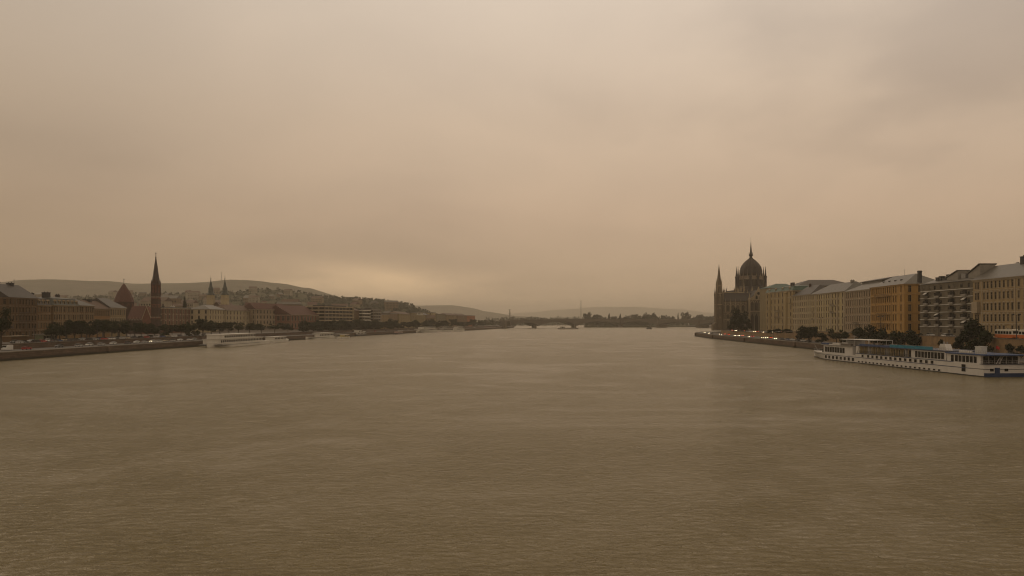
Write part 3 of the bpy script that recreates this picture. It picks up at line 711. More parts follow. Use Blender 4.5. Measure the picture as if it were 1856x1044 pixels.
for p in (1316.5, 1320.5, 1336): pinnacle(QX(p), YF + 9, zg - .5, .7, 6.2 if p > 1316 else 4.5)
# southwest tower
tx, ty = QX(1304), YF + 2
def tower(tx, ty, top):
    b = MB(); rr = R(45)
    b.lathe([(4.5, zb), (4.5, QZ_(552)), (3.9, QZ_(551.5)), (3.9, QZ_(532)), (3.5, QZ_(531)), (3.2, QZ_(517.5)), (2.7, QZ_(517)), (2.4, QZ_(509)), (1.9, QZ_(505.5)), (1.15, QZ_(494)), (.35, QZ_(483)), (.1, top)], 8, tx, ty, R(22.5))
    o = b.build('tower', ps, PB, world=True)
    for dx_, dy_ in ((-1, -1), (1, -1), (1, 1), (-1, 1)):
        pinnacle(tx + dx_ * 3.4, ty + dy_ * 3.4, zb, .85, QZ_(520) - zb, ps, body=.8); pinnacle(tx + dx_ * 2.3, ty + dy_ * 2.3, QZ_(533), .5, QZ_(503) - QZ_(533), pl, body=.55)
    for z in (552, 532, 517.3): b = MB(); rad = {552: 4.75, 532: 4.15, 517.3: 3.35}[z]; b.lathe([(rad, QZ_(z) - .3), (rad, QZ_(z) + .6)], 8, tx, ty, R(22.5)); b.build('string_course', pl, PB, world=True)
    for z, h in ((547, 7), (529, 6), (590, 9), (573, 9)):
        r_ = (4.5 if z > 552 else 3.9 if z > 532 else 3.5) * math.cos(R(22.5))
        for a in (-90, 180, -135): link('window', arch_window(1.6, h, pl), PB, (tx - bl.x + (r_ - .25) * math.cos(R(a)), ty - bl.y + (r_ - .25) * math.sin(R(a)), QZ_(z) - bl.z), R(a + 90))
tower(tx, ty, QZ_(478))
b = MB(); b.box(QX(1292), QX(1299), YF - 3, YF + 6, zb, QZ_(588)); b.prof([(QX(1292), QZ_(588)), (QX(1299), QZ_(588)), (QX(1299), QZ_(583))], 'y', YF - 3, YF + 6); b.build('buttress', ps, PB, world=True)
# south pavilion with the stepped gable
x0, x1, yp = QX(1354.5), QX(1388), YF - 7
zpe, zpt = QZ_(543.5, yp), QZ_(519.5, yp)
pc = [x0 + (x1 - x0) * f for f in (.16, .385, .615, .84)]
hl = [(c_ - 1.55, c_ + 1.55, QZ_(563), QZ_(546)) for c_ in pc] + [(c_ - 1.7, c_ + 1.7, zb + .5, QZ_(568)) for c_ in pc]
b = MB(); b.grid([x0, x1], [zb, zpe], hl, lambda u, q, z: (u, yp + q, z), 0, .5)
for xx in (x0, x1): b.face([(xx, yp, zb), (xx, yp + 30, zb), (xx, yp + 30, zpe), (xx, yp, zpe)])
b.face([(x0, yp, zpe), (x1, yp, zpe), (x1, yp + 30, zpe), (x0, yp + 30, zpe)]); b.face([(x0, yp + .6, zb), (x1, yp + .6, zb), (x1, yp + .6, zpe), (x0, yp + .6, zpe)])
b.build('pavilion', ps, PB, world=True)
for c_ in pc:
    link('window', arch_window(3.1, QZ_(546) - QZ_(563), pl), PB, (c_ - bl.x, yp - bl.y, QZ_(563) - bl.z)); link('window', arch_window(3.4, QZ_(568) - zb - .5, ps), PB, (c_ - bl.x, yp - bl.y, zb + .5 - bl.z))  # lower row: dark panes stand in for shade inside the arcade
xm = (x0 + x1) / 2; hw = (x1 - x0) / 2
b = MB(); g = [(xm - hw + 1, zpe + .01), (xm + hw - 1, zpe + .01), (xm + hw - 1.5, zpe + 2), (xm + 5.2, zpe + 4), (xm + 3.1, zpe + 8.6), (xm + 1.5, zpe + 9.4), (xm, zpt), (xm - 1.5, zpe + 9.4), (xm - 3.1, zpe + 8.6), (xm - 5.2, zpe + 4), (xm - hw + 1.5, zpe + 2)]
b.prof(g, 'y', yp - .1, yp + 1.0); o = b.build('gable', pl, PB, world=True)
b = MB(); b.prof([(xm + 1.5 * math.cos(R(a)), zpe + 6.8 + 1.5 * math.sin(R(a))) for a in range(0, 360, 30)], 'y', yp - .22, yp - .11); b.build('rose_window', glass, PB, world=True)
for c_ in (-2.1, 2.1): b = MB(); b.prof([(xm + c_ - 1.1, zpe + 1), (xm + c_ + 1.1, zpe + 1), (xm + c_ + 1.1, zpe + 3.4), (xm + c_, zpe + 4.7), (xm + c_ - 1.1, zpe + 3.4)], 'y', yp - .22, yp - .11); b.build('window', glass, PB, world=True)
for z in (544.5, 565): b = MB(); b.box(x0 - .4, x1 + .4, yp - .5, yp + 5, QZ_(z), QZ_(z) + .8); b.build('string_course', pl, PB, world=True)
b = MB(); b.prof([(x0 - .3, zpe + .02), (x1 + .3, zpe + .02), (xm, zpe + 10.5)], 'y', yp + 1.0, yp + 36); b.build('roof', pr, PB, world=True)
for xx in (x0, x1): pinnacle(xx, yp - .4, zb, 1.0, QZ_(531) - zb, pl, body=.8)
# transept and dome
YD = 898.; dxc = PX(1361, YD); dz = lambda py: PZ(py, YD)
b = MB(); b.box(dxc - 24, dxc + 34, YD - 22, YD + 22, zb, dz(534)); b.build('hall', ps, PB, world=True)
b = MB(); b.prof([(YD - 22.5, dz(534) + .02), (YD + 22.5, dz(534) + .02), (YD + 13, dz(527)), (YD - 13, dz(527))], 'x', dxc - 24, dxc + 34); b.build('roof', pr, PB, world=True)
b = MB(); b.lathe([(17.8, dz(530)), (17.2, dz(526)), (14.2, dz(521)), (12.9, dz(519)), (12.9, dz(507.5))], 16, dxc, YD, R(11.25)); b.build('drum', pr, PB, world=True)
b = MB(); b.lathe([(13.2, dz(507.5)), (13.5, dz(506.8)), (13.5, dz(505.6)), (12.6, dz(505.3)), (12.6, dz(501.5)), (13.0, dz(501.2)), (13.0, dz(500.6)), (12.2, dz(500.4))], 32, dxc, YD); b.build('gallery', mat('gallery_stone', (.24, .19, .14), .8, .2, .5), PB, world=True)
dp = [(12.1, 500.4), (12.25, 496), (12.0, 491), (11.2, 486), (9.9, 481.5), (7.9, 477), (5.4, 473), (3.0, 470), (1.9, 468.6)]
b = MB(); b.lathe([(r, dz(y)) for r, y in dp], 32, dxc, YD); b.build('dome', pr, PB, smooth=True, world=True)
for i in range(16):
    a = 2 * math.pi * (i + .5) / 16; b = MB()
    for (r0, y0), (r1, y1) in zip(dp, dp[1:]): b.bar((dxc + r0 * math.cos(a), YD + r0 * math.sin(a), dz(y0)), (dxc + r1 * math.cos(a), YD + r1 * math.sin(a), dz(y1)), .26)
    b.build('rib', mat('dome_rib', (.085, .065, .05), .6, .3, .5), PB, world=True)
    b = MB(); b.lathe([(.4, dz(505.3)), (.42, dz(500)), (.05, dz(496.5))], 6, dxc + 13 * math.cos(a), YD + 13 * math.sin(a)); b.build('pinnacle', pl, PB, world=True)
    c_ = MB(); q = Vector((dxc + 12.9 * math.cos(a - .196), YD + 12.9 * math.sin(a - .196), 0)); me = arch_window(2.4, 4.6, ps)
    link('window', me, PB, (q.x - bl.x, q.y - bl.y, dz(517) - bl.z), a - .196 + R(90))
for i in range(8):
    a = 2 * math.pi * i / 8 + R(8); b = MB(); b.lathe([(.35, dz(487)), (.9, dz(486)), (.5, dz(484.5)), (.05, dz(482.5))], 6, dxc + 11.2 * math.cos(a), YD + 11.2 * math.sin(a)); b.build('lucarne', pr, PB, world=True)
b = MB(); b.lathe([(2.2, dz(469)), (2.2, dz(467.5)), (1.6, dz(467.2)), (1.6, dz(463)), (2.3, dz(462.6)), (2.2, dz(461.8)), (1.35, dz(461)), (1.1, dz(456)), (.6, dz(447)), (.25, dz(439.5)), (.09, dz(438)), (.07, dz(430))], 10, dxc, YD); b.build('lantern_spire', pr, PB, world=True)
for i in range(8):
    a = 2 * math.pi * i / 8; b = MB(); b.lathe([(.3, dz(464)), (.3, dz(460.5)), (.04, dz(457))], 5, dxc + 2.0 * math.cos(a), YD + 2.0 * math.sin(a)); b.build('pinnacle', pr, PB, world=True)
for i in range(12):
    a = 2 * math.pi * i / 12 + R(12); big_ = i % 3 != 1
    pinnacle(dxc + 15.6 * math.cos(a), YD + 15.6 * math.sin(a), dz(530), 1.3 if big_ else .8, dz(482.5 if big_ else 494) - dz(530), pr if big_ else ps, 'turret', body=.56)
for sx in (-1, 1):
    for k in range(3): pinnacle(dxc + sx * (12 + 3.6 * k), YD - 15 - k, dz(531), .8, dz(513 + 4 * k) - dz(531), pl)
pinnacle(PX(1331, YD), YD - 10, dz(531), .8, dz(516.5) - dz(531))
for i in range(16):
    a = 2 * math.pi * (i + .5) / 16; pinnacle(dxc + 18.2 * math.cos(a), YD + 18.2 * math.sin(a), dz(533), .6, dz(520) - dz(533), pl if i % 2 else ps)
for k in range(7): pinnacle(dxc - 23 + 4.2 * k, YD - 22.2, dz(536), .55, dz(526 if k % 2 else 522) - dz(536), pl)
for k in range(6): pinnacle(xl + 1 + SK * (4 + 8 * k), YF + 4 + 8 * k, ze - .5, .6, 6.5, ps)
b = MB(); b.box(dxc - 2, dxc + 34, YD + 22, YD + 130, zb, ze); b.build('north_wing', ps, PB, world=True)
b = MB(); b.prof([(dxc - 3, ze), (dxc + 35, ze), (dxc + 24, zg), (dxc + 8, zg)], 'y', YD + 22, YD + 131); b.build('roof', pr, PB, world=True)

# ------------------------------------------------------------------ the west bank row (front seen left to right = south to north)
XF = -250.6
def lp(px, x=XF): return (x, x * F / (px - 928.0))
GZ = 5.2
e = house('town_house', 'big brown town house with a grey gabled roof, nearest on the church bank', 'house', lp(15.5), lp(67), GZ, PZ(541.5, 424), 20, 5, 9, stucco('brown', (.125, .075, .036)), ('gable', 7.0, slate, 10), ww=1.1, trim=mat('brown_trim', (.15, .10, .055), .8, .15, .6), side={'a': 5}, style='hood', curtains=.25)  # brown wall darkened in its colour, as this front gets less light
W, D_, Hh = HS[e][:3]
for x in (W * .25, W * .72): chimney(e, x, 10, Hh + 6.6, 1.8, 1.2, dark)
c_ = MB(); c_.bar((W * .86, 10, Hh + 6), (W * .86, 10, Hh + 10.4), .08); c_.bar((W * .86 - 1, 10, Hh + 9.6), (W * .86 + 1, 10, Hh + 9.6), .07); c_.build('aerial', dark, HS[e][4])
for z in (.42, .62): balcony(e, W * .3, W * .7, Hh * z, mat('brown_trim', (.25,.17,.09)))
rust = stucco('rust', (.175, .098, .042)); tan = stucco('tan', (.23, .145, .066))  # west bank wall tones: weaker light on these fronts is put into the colour
darkzinc = mat('dark_zinc_roof', (.065, .058, .050), .45, .25, .5, spec=.35); trim_b = mat('ochre_trim', (.24, .18, .11), .8, .15, .6)
e = house('town_house', 'narrow rust coloured mansard house beside the big brown one', 'house', lp(67.6), lp(92), GZ, PZ(554, 438), 16, 4, 5, rust, ('mansard', 3.4, slate, 3), ww=1.0, style='sash', trim=trim_b)
chimney(e, 6, 7, HS[e][2] + 5, 1.6, 1.4, dark)
p0_, p1_ = lp(97), lp(143)
e = house('town_house', 'wide tan mansard house with a row of pale dormers above tall windows', 'house', p0_, p1_, GZ, PZ(554, 452), 17, 4, 11, tan, ('mansard', 3.6, mat('green_slate_roof', (.075, .08, .068), .5, .3, .8), 6), ww=1.15, style='hood', pil=7, trim=trim_b)
W, D_, Hh = HS[e][:3]; chimney(e, W * .2, 7, Hh + 5.4, 2.2, 1.6, dark); chimney(e, W * .7, 8, Hh + 5.2, 1.2, 1.0, dark)
e = house('town_house', 'rust brown house under a light grey roof slope', 'house', lp(143.5), lp(170), GZ, PZ(554.5, 474), 17, 4, 7, rust, ('hip', 4.4, darkzinc, 8), ww=1.15, style='hood', pil=4, trim=trim_b)
e = house('town_house', 'low apricot house with a dark gabled roof', 'house', lp(170.5), lp(199), GZ, PZ(560, 492), 17, 3, 8, stucco('apricot', (.28, .165, .075)), ('gable', 5.0, browntile, 8), ww=1.1, style='sash', trim=trim_b)
W, D_, Hh = HS[e][:3]; chimney(e, W * .4, 8, Hh + 4.6, 2.6, 1.0, dark); chimney(e, W * .8, 9, Hh + 4.6, 1.4, .8, dark)
e = house('town_house', 'pale cream house with a grey metal roof next to the red church', 'house', lp(199.6), lp(228), GZ, PZ(558.5, 514), 18, 3, 7, stucco('palecream', (.28, .225, .135)), ('hipb', 6.0, darkzinc, 8), ww=1.2, style='hood', side={'b': 3})
# long red-brown block after the church
e = house('town_house', 'long reddish brown house between the church tower and the cream house', 'house', (PX(297, 655), 655), (PX(377, 735), 735), GZ, PZ(559.5, 690), 22, 4, 13, stucco('redbrown', (.16, .08, .05)), ('flat', .8, zinc), ww=1.5, style='hood', pil=6, side={'a': 4})
chimney(e, 30, 8, HS[e][2] + 1.2, 2.0, .8, white); chimney(e, 18, 10, HS[e][2] + 1.2, 1.2, .8, dark)
e = house('town_house', 'cream house with light window bays before the twin towers', 'house', (PX(379, 700), 700), (PX(407, 735), 735), GZ, PZ(561, 715), 18, 4, 6, stucco('lightcream', (.46, .40, .28)), ('hip', 4, zinc, 8), ww=1.4, style='hood', pil=3, side={'a': 3})
e = house('town_house', 'grey brown house behind the white restaurant ship', 'house', (PX(409, 735), 735), (PX(462, 790), 790), GZ, PZ(563, 760), 18, 4, 9, stucco('palegrey', (.42, .365, .26)), ('hip', 5, browntile, 8), ww=1.4, side={'a': 3})
e = house('town_house', 'pale brown house standing beside the market hall', 'house', (PX(464, 775), 775), (PX(522, 810), 810), GZ, PZ(561, 790), 20, 4, 10, stucco('pinkish', (.34, .275, .205)), ('gable', 6, redtile, 9), ww=1.4, side={'a': 3})
# market hall: big reddish gabled hall
e = house('market_hall', 'red brown market hall with a broad gabled roof', 'market hall', (PX(527, 790), 790), (PX(577, 838), 838), GZ, PZ(571, 815), 34, 2, 9, brick2, ('gable', 9.5, redtile, 17), ww=2.4, trim=trim_l, side={'a': 6}, style='sash')
# banded hotel and the modern blocks after it
def banded(name, label, cat, p0, p1, z0, zt, depth, bands, wallm, bandm, side=0, nb=6):
    W = math.hypot(p1[0] - p0[0], p1[1] - p0[1]); rz = math.atan2(p1[1] - p0[1], p1[0] - p0[0]); Hh = zt - z0
    e = empty(name, (*p0, z0), rz, label, cat); b = MB(); b.box(0, W, 0, depth, -.4, Hh); b.build('wall', wallm, e); fh = Hh / bands
    for k in range(1, bands + 1):
        z = fh * k - .9; b = MB(); b.box(-1.1, W + .05, -1.3, depth - .3, z - .1, z + 1.0 if k < bands else z + .85); b.build('balcony_band', bandm, e)
        for i in range(nb):
            for s_ in (0, 1):
                if s_ and i > 2: continue
                b = MB(); u = W * (i + .5) / nb; v = depth * (i + .5) / 3
                if not s_: b.box(u - W / nb * .36, u + W / nb * .36, -.06, .05, fh * (k - 1) + .4, fh * (k - 1) + fh * .72)
                else: b.box(-.06, .05, v - depth * .12, v + depth * .12, fh * (k - 1) + .4, fh * (k - 1) + fh * .72)
                b.build('window', glass, e)
    b = MB(); b.box(W * .1, W * .9, depth * .2, depth * .8, Hh, Hh + 1.5); b.build('roof', slate, e)
    return e
grey_w = stucco('hotelgrey', (.17, .135, .10)); palew = stucco('hotelpale', (.40, .34, .255))
e = banded('hotel', 'long hotel block with pale horizontal balcony bands', 'hotel', (PX(589, 838), 838), (PX(639, 900), 900), GZ, PZ(556, 870), 22, 7, grey_w, palew, nb=8)
b = MB(); W = math.hypot(PX(639, 900) - PX(589, 838), 62); b.box(W + .06, W + 1.2, -1.5, 20, 0, PZ(556, 870) - GZ + .5); b.build('end_wall', palew, e)
e = house('town_house', 'brown house squeezed between the banded hotel and the white flats', 'house', (PX(641, 905), 905), (PX(656, 935), 935), GZ, PZ(563, 920), 18, 6, 4, stucco('brown', (.20, .125, .06)), ('hip', 3, browntile, 8), ww=1.6, style='plain', side={'a': 3}, courses=False)
e = banded('apartment_block', 'white banded flats with a blank pale gable end', 'apartment block', (PX(657, 925), 925), (PX(673, 960), 960), GZ, PZ(562, 942), 16, 6, grey_w, mat('white_band', (.58, .54, .46), .7, .1, .5), nb=4)
e = banded('apartment_block', 'dark balcony flats after the white banded block', 'apartment block', (PX(677, 955), 955), (PX(690, 985), 985), GZ, PZ(561, 970), 16, 7, stucco('flatbrown', (.22, .17, .12)), trim_g, nb=3)
specs = [
 (690, 706, 985, 1030, 571, 'low tan house with a pale top corner', (.30, .23, .14), 4, 5, 'flat', zinc),
 (707, 722, 1035, 1085, 569, 'brown flats striped by pale balconies', (.24, .18, .13), 6, 5, 'flat', zinc),
 (723, 744, 1080, 1165, 569.5, 'dull yellow house with even window rows', (.31, .25, .15), 5, 7, 'hip', browntile),
 (745, 765, 1165, 1235, 567.5, 'wide olive house below the white roof storey', (.25, .21, .13), 5, 7, 'flat', slate),
 (766, 781, 1235, 1275, 571, 'olive brown house beside the tall pale slab', (.24, .19, .12), 5, 6, 'hip', slate),
 (783, 790, 1270, 1292, 567, 'tall narrow pale cream slab house', (.46, .38, .25), 6, 3, 'flat', zinc),
 (791, 808, 1290, 1355, 570, 'grey green block with upright window strips', (.22, .20, .15), 5, 9, 'flat', browntile),
 (809, 828, 1355, 1425, 571.5, 'drab brown house under a low tiled roof', (.25, .19, .12), 4, 8, 'hip', browntile),
 (829, 846, 1425, 1490, 572, 'dark brown house before the orange red one', (.20, .14, .09), 4, 7, 'hip', browntile),
 (847, 861, 1490, 1545, 572.5, 'orange red brick house nearest the bridge', (.36, .14, .07), 4, 6, 'flat', browntile)]
for a, b_, y0, y1, yt, lab, cc, fl, nc, rk, rm in specs:
    house('town_house', lab, 'house', (PX(a, y0), y0), (PX(b_, y1), y1), GZ, PZ(yt, (y0 + y1) / 2), 18, fl, nc, stucco('far_%d' % a, cc), (rk, 3.5 if rk == 'hip' else .6, rm) + ((8,) if rk == 'hip' else ()), group='houses along the far quay', ww=1.7, style='plain', courses=False, side={'a': 3}, gfl=False)
b = MB(); b.box(0, 36, 0, 16, 0, 4.2); e = empty('rooftop_hall', (PX(745, 1185), 1185, PZ(571, 1185)), math.atan2(70, 30), 'long white glazed storey under a thin radio mast', 'rooftop hall')
ZR = 0
b.build('wall', mat('white_band', (.58, .54, .46)), e)
for i in range(9): g = MB(); g.box(1.5 + i * 3.8, 3.4 + i * 3.8, -.06, .02, .8, 3.4); g.build('window', glass, e)
b = MB(); b.box(-.5, 36.5, -.6, 16.5, 4.2, 4.7); b.build('roof', slate, e)
b = MB(); b.box(-2, 38, -3, 18, -(PZ(571, 1185) - GZ), -.05); b.build('podium', stucco('far_745', (.25, .21, .13)), e)
b = MB(); b.bar((8, 8, 4.7), (8, 8, 22), .35, 0, .15, 6); b.build('mast', dark, e)

# ---- the red church
CH = empty('brick_church', (-285, 618, GZ), 0, 'dark brick church with a slender spire and red tiled pyramid roof', 'church')
def cb(nm, b, m, **k): return b.build(nm, m, CH, world=True, **k)
YT = 615.; tx = PX(282.5, YT); tz = lambda py: PZ(py, YT)
b = MB(); h = 2.6; b.box(tx - h, tx + h, YT - h, YT + h, GZ - .4, tz(533)); b.box(tx - h + .25, tx + h - .25, YT - h + .25, YT + h - .25, tz(533), tz(514)); cb('tower', b, brick)
for y, m in ((538.5, trim_l), (552, brick2), (575, trim_l), (515.5, brick2)): b = MB(); b.box(tx - h - .12, tx + h + .12, YT - h - .12, YT + h + .12, tz(y) - .25, tz(y) + .3); cb('string_course', b, m)
for y, hh in ((531, 5.2), (550, 4), (567, 5), (588, 5)):
    for s in (-1.0, 1.0): link('window', arch_window(1.1, hh, brick2), CH, (tx + s + 285, YT - h - .02 - 618, tz(y) - GZ))
    for s in (-1.0, 1.0): link('window', arch_window(1.1, hh, brick2), CH, (tx + h + .02 + 285, YT + s - 618, tz(y) - GZ), R(90))
b = MB(); b.lathe([(3.2, tz(516)), (3.0, tz(513)), (1.85, tz(495)), (1.2, tz(482)), (.6, tz(472)), (.34, tz(468)), (.5, tz(466.5)), (.22, tz(465)), (.12, tz(457))], 8, tx, YT, R(22.5)); cb('spire', b, mat('dark_spire', (.050, .034, .030), .55, .3, .8))
b = MB(); b.lathe([(.1, tz(463)), (.4, tz(462.4)), (.1, tz(461.8))], 8, tx, YT); b.box(tx - .7, tx + .7, YT - .06, YT + .06, tz(459.6), tz(459)); cb('finial', b, dark)
for sx in (-1, 1):
    for sy in (-1, 1): b = MB(); b.lathe([(.55, tz(534)), (.55, tz(515)), (.65, tz(514.6)), (.05, tz(507))], 6, tx + sx * 2.3, YT + sy * 2.3); cb('turret', b, brick)
    b = MB(); b.prof([(tx - 2.5, tz(514)), (tx + 2.5, tz(514)), (tx, tz(504.5))], 'y', YT + sx * 2.65 - .15, YT + sx * 2.65 + .15); cb('gable', b, brick)
YP = 640.; cx = PX(224.5, YP); cz = lambda py: PZ(py, YP)
b = MB(); b.lathe([(7.4, GZ - .4), (7.4, cz(547))], 10, cx, YP, R(18)); cb('choir', b, brick)
b = MB(); b.lathe([(7.9, cz(547.3)), (7.6, cz(546)), (5.0, cz(531)), (1.2, cz(516.5)), (.25, cz(514))], 10, cx, YP, R(18)); cb('pyramid_roof', b, redtile)
b = MB(); b.bar((cx, YP, cz(514.5)), (cx, YP, cz(504.5)), .16, 0, .1, 6); b.lathe([(.1, cz(510.2)), (.45, cz(509.5)), (.1, cz(508.8))], 8, cx, YP); b.box(cx - .7, cx + .7, YP - .06, YP + .06, cz(506.8), cz(506.2)); cb('finial', b, dark)
for i in range(10):
    a = R(18) + 2 * math.pi * (i + .5) / 10; link('window', arch_window(1.5, 6, brick2), CH, (cx + 285 + 7.0 * math.cos(a), YP - 618 + 7.0 * math.sin(a), cz(566) - GZ), a + R(90))
YN = 622.; nz_ = lambda py: PZ(py, YN); xa, xb = PX(231, YN), PX(274, YN)
b = MB(); b.box(xa, xb, YN, YN + 15, GZ - .4, nz_(578)); cb('nave', b, brick)
b = MB(); b.prof([(YN - .6, nz_(578) + .02), (YN + 15.6, nz_(578) + .02), (YN + 7.5, nz_(554.5))], 'x', xa, xb - 5); cb('roof', b, redtile)
b = MB(); xm = PX(269, YN); b.box(xm - 3.4, xm + 3.4, YN - 3, YN - .02, GZ - .4, nz_(578)); b.prof([(xm - 3.4, nz_(578)), (xm + 3.4, nz_(578)), (xm, nz_(556))], 'y', YN - 3, YN + 3); cb('transept', b, brick2)
b = MB(); b.prof([(xm - 4, nz_(579)), (xm, nz_(554.8)), (xm + 4, nz_(579)), (xm + 3.5, nz_(579)), (xm, nz_(557.5)), (xm - 3.5, nz_(579))], 'y', YN - 3.3, YN - 3.02); cb('gable_coping', b, trim_l)
link('window', arch_window(2.6, 6.5, brick2), CH, (xm + 285, YN - 3 - 618, nz_(584) - GZ))
for k in range(5): link('window', arch_window(1.4, 4.5, trim_l), CH, (xa + 2.2 + k * 2.5 + 285, YN - 618, nz_(589) - GZ))
# ---- twin towered church farther up the bank
ST = empty('twin_tower_church', (-300, 822, GZ), 0, 'pale church with two matching green topped baroque towers', 'church')
for px in (382, 407.5):
    x = PX(px, 817); z = lambda py: PZ(py, 817)
    b = MB(); b.box(x - 3.2, x + 3.2, 814, 820.4, GZ - .4, z(541)); b.box(x - 2.9, x + 2.9, 814.3, 820.1, z(541), z(534)); b.build('tower', stucco('lightcream', (.46, .40, .28)), ST, world=True)
    b = MB(); b.lathe([(4.3, z(534.5)), (4.2, z(533.5)), (2.9, z(530)), (2.3, z(525)), (2.5, z(523)), (1.5, z(519)), (1.15, z(514)), (.5, z(510)), (.3, z(506)), (.5, z(505)), (.15, z(504)), (.08, z(499.5))], 8, x, 817.2, R(22.5)); b.build('helm_roof', mat('copper_dark', (.055, .065, .055), .5, .3, .5), ST, world=True)
    for y, hh in ((548, 3.6), (561, 4)): link('window', arch_window(1.7, hh, trim_l), ST, (x + 300, 814 - 822, z(y) - GZ))
    for y in (541, 552, 566): b = MB(); b.box(x - 3.5, x + 3.5, 813.7, 820.7, z(y) - .2, z(y) + .35); b.build('string_course', trim_l, ST, world=True)
b = MB(); x0, x1 = PX(386, 822), PX(403, 822); b.box(x0 - 1, x1 + 1, 819, 860, GZ - .4, PZ(559, 822)); b.build('nave', stucco('lightcream', (.46, .40, .28)), ST, world=True)
b = MB(); b.prof([(x0 - 1.5, PZ(559, 822)), (x1 + 1.5, PZ(559, 822)), ((x0 + x1) / 2, PZ(547, 822))], 'y', 818, 861); b.build('roof', browntile, ST, world=True)

# ---- quarter climbing the slope behind: single houses
def cottage_mesh(n, wm, rm, L_, D_, h):
    b = MB(); b.box(-L_/2, L_/2, -D_/2, D_/2, -4, h, 0); b.prof([(-D_/2 - .5, h), (D_/2 + .5, h), (0, h + D_ * .36)], 'x', -L_/2 - .4, L_/2 + .4, 1)
    k = int(L_ / 3)
    for f in range(int(h / 3.3)):
        for i in range(k): x = -L_/2 + L_ * (i + .5) / k; b.box(x - .7, x + .7, -D_/2 - .05, -D_/2 + .03, f * 3.3 + 1, f * 3.3 + 2.6, 2)
    return b.mesh('house', [wm, rm, glass])
cw = [stucco('slope_%d' % i, c_) for i, c_ in enumerate(((.29, .25, .18), (.24, .19, .125), (.34, .31, .26), (.20, .15, .10), (.19, .16, .12)))]
CM = [cottage_mesh(i, cw[i % 5], (redtile, browntile, slate, browntile, zinc)[(i * 3) % 5], 12 + 5 * (i % 4), 9 + 2 * (i % 3), 5 + 3.3 * (i % 4)) for i in range(10)]
tone = ['cream', 'tan', 'whitish', 'brown', 'grey beige']
rnd = random.Random(5); placed = []
def slope_house(px, Y, zz, rz, s, lab, grp):
    i = rnd.randrange(10); o = link('house', CM[i], None, (PX(px, Y), Y, zz), rz); o.scale = (s, s, s); tag(o, None, 'house', grp)
    for lim, mark in ((70, 'the big brown house'), (150, 'the dormered mansard house'), (205, 'the apricot house'), (262, 'the red pyramid roof'), (300, 'the brick church spire'), (375, 'the long reddish house'), (420, 'the twin towers'), (520, 'the restaurant ship'), (585, 'the market hall'), (642, 'the banded hotel'), (700, 'the white banded flats'), (9999, 'the radio mast')):
        if px < lim: break
    tier = ('lower ' if Y < 820 else 'upper ' if Y > 970 else 'middle ') if 'town' in grp else ('low ' if Y < 1480 else 'high ' if Y > 1720 else 'middle ')
    SLOPE.append((tone[i % 5], tier, mark, grp, px, o, lab)); return o
SLOPE = []
def clear(px, Y, d): 
    x = PX(px, Y)
    if any(math.hypot(x - a, Y - b_) < d for a, b_ in placed): return False
    placed.append((x, Y)); return True
k = 0
while k < 42:                                        # the old town between the front row and the hill
    px, Y = rnd.uniform(2, 545), rnd.uniform(700, 1120)
    if 370 < px < 420 and 780 < Y < 880 or Y < (700 if px < 295 else 800 if px < 425 else 905): continue
    if not clear(px, Y, 17): continue
    zz = 5.2 + max(0, (Y - 690) * .052 + 2 * math.sin(px * .05)); slope_house(px, Y, zz + .5, rnd.uniform(-.5, .9), rnd.uniform(.9, 1.25), '{} house on the {}slope behind {}', 'old town houses behind the riverside row'); k += 1
mb = MB(); xs = np.arange(-1150, -175, 40); ys = np.arange(660, 1240, 40)
def oldtown(x, y): return 4.9 + max(0, (y - 690) * .052 + 2 * math.sin((x / y * F + 928) * .05)) * min(1, max(0, (-x - 190) / 60.))
for y in ys:
    for x in xs: mb.v.append((x, y, oldtown(x, y)))
for j in range(len(ys) - 1):
    for i in range(len(xs) - 1): n_ = len(xs); mb.f.append((j*n_+i, j*n_+i+1, (j+1)*n_+i+1, (j+1)*n_+i)); mb.m.append(0)
mb.build('terrain', paving, smooth=True, kind='structure')
k = 0
while k < 85:                                        # villas on the wooded slope
    px, Y = rnd.uniform(2, 790), rnd.uniform(1230, 1960); x = PX(px, Y)
    if px > 585 and rnd.random() < .45: continue
    if not clear(px, Y, 24): continue
    slope_house(px, Y, hz_mid(x, Y) + 1.5, rnd.uniform(-.7, .9), rnd.uniform(.8, 1.25), '{} villa on the {}hillside above {}', 'villas on the wooded hillside'); k += 1

for key in {x[:4] for x in SLOPE}:
    same = sorted([x for x in SLOPE if x[:4] == key], key=lambda x: x[4])
    for k, x in enumerate(same): x[5]['label'] = x[6].format(*key[:3]) + ('' if len(same) == 1 else ', %s from town' % ORD[k])
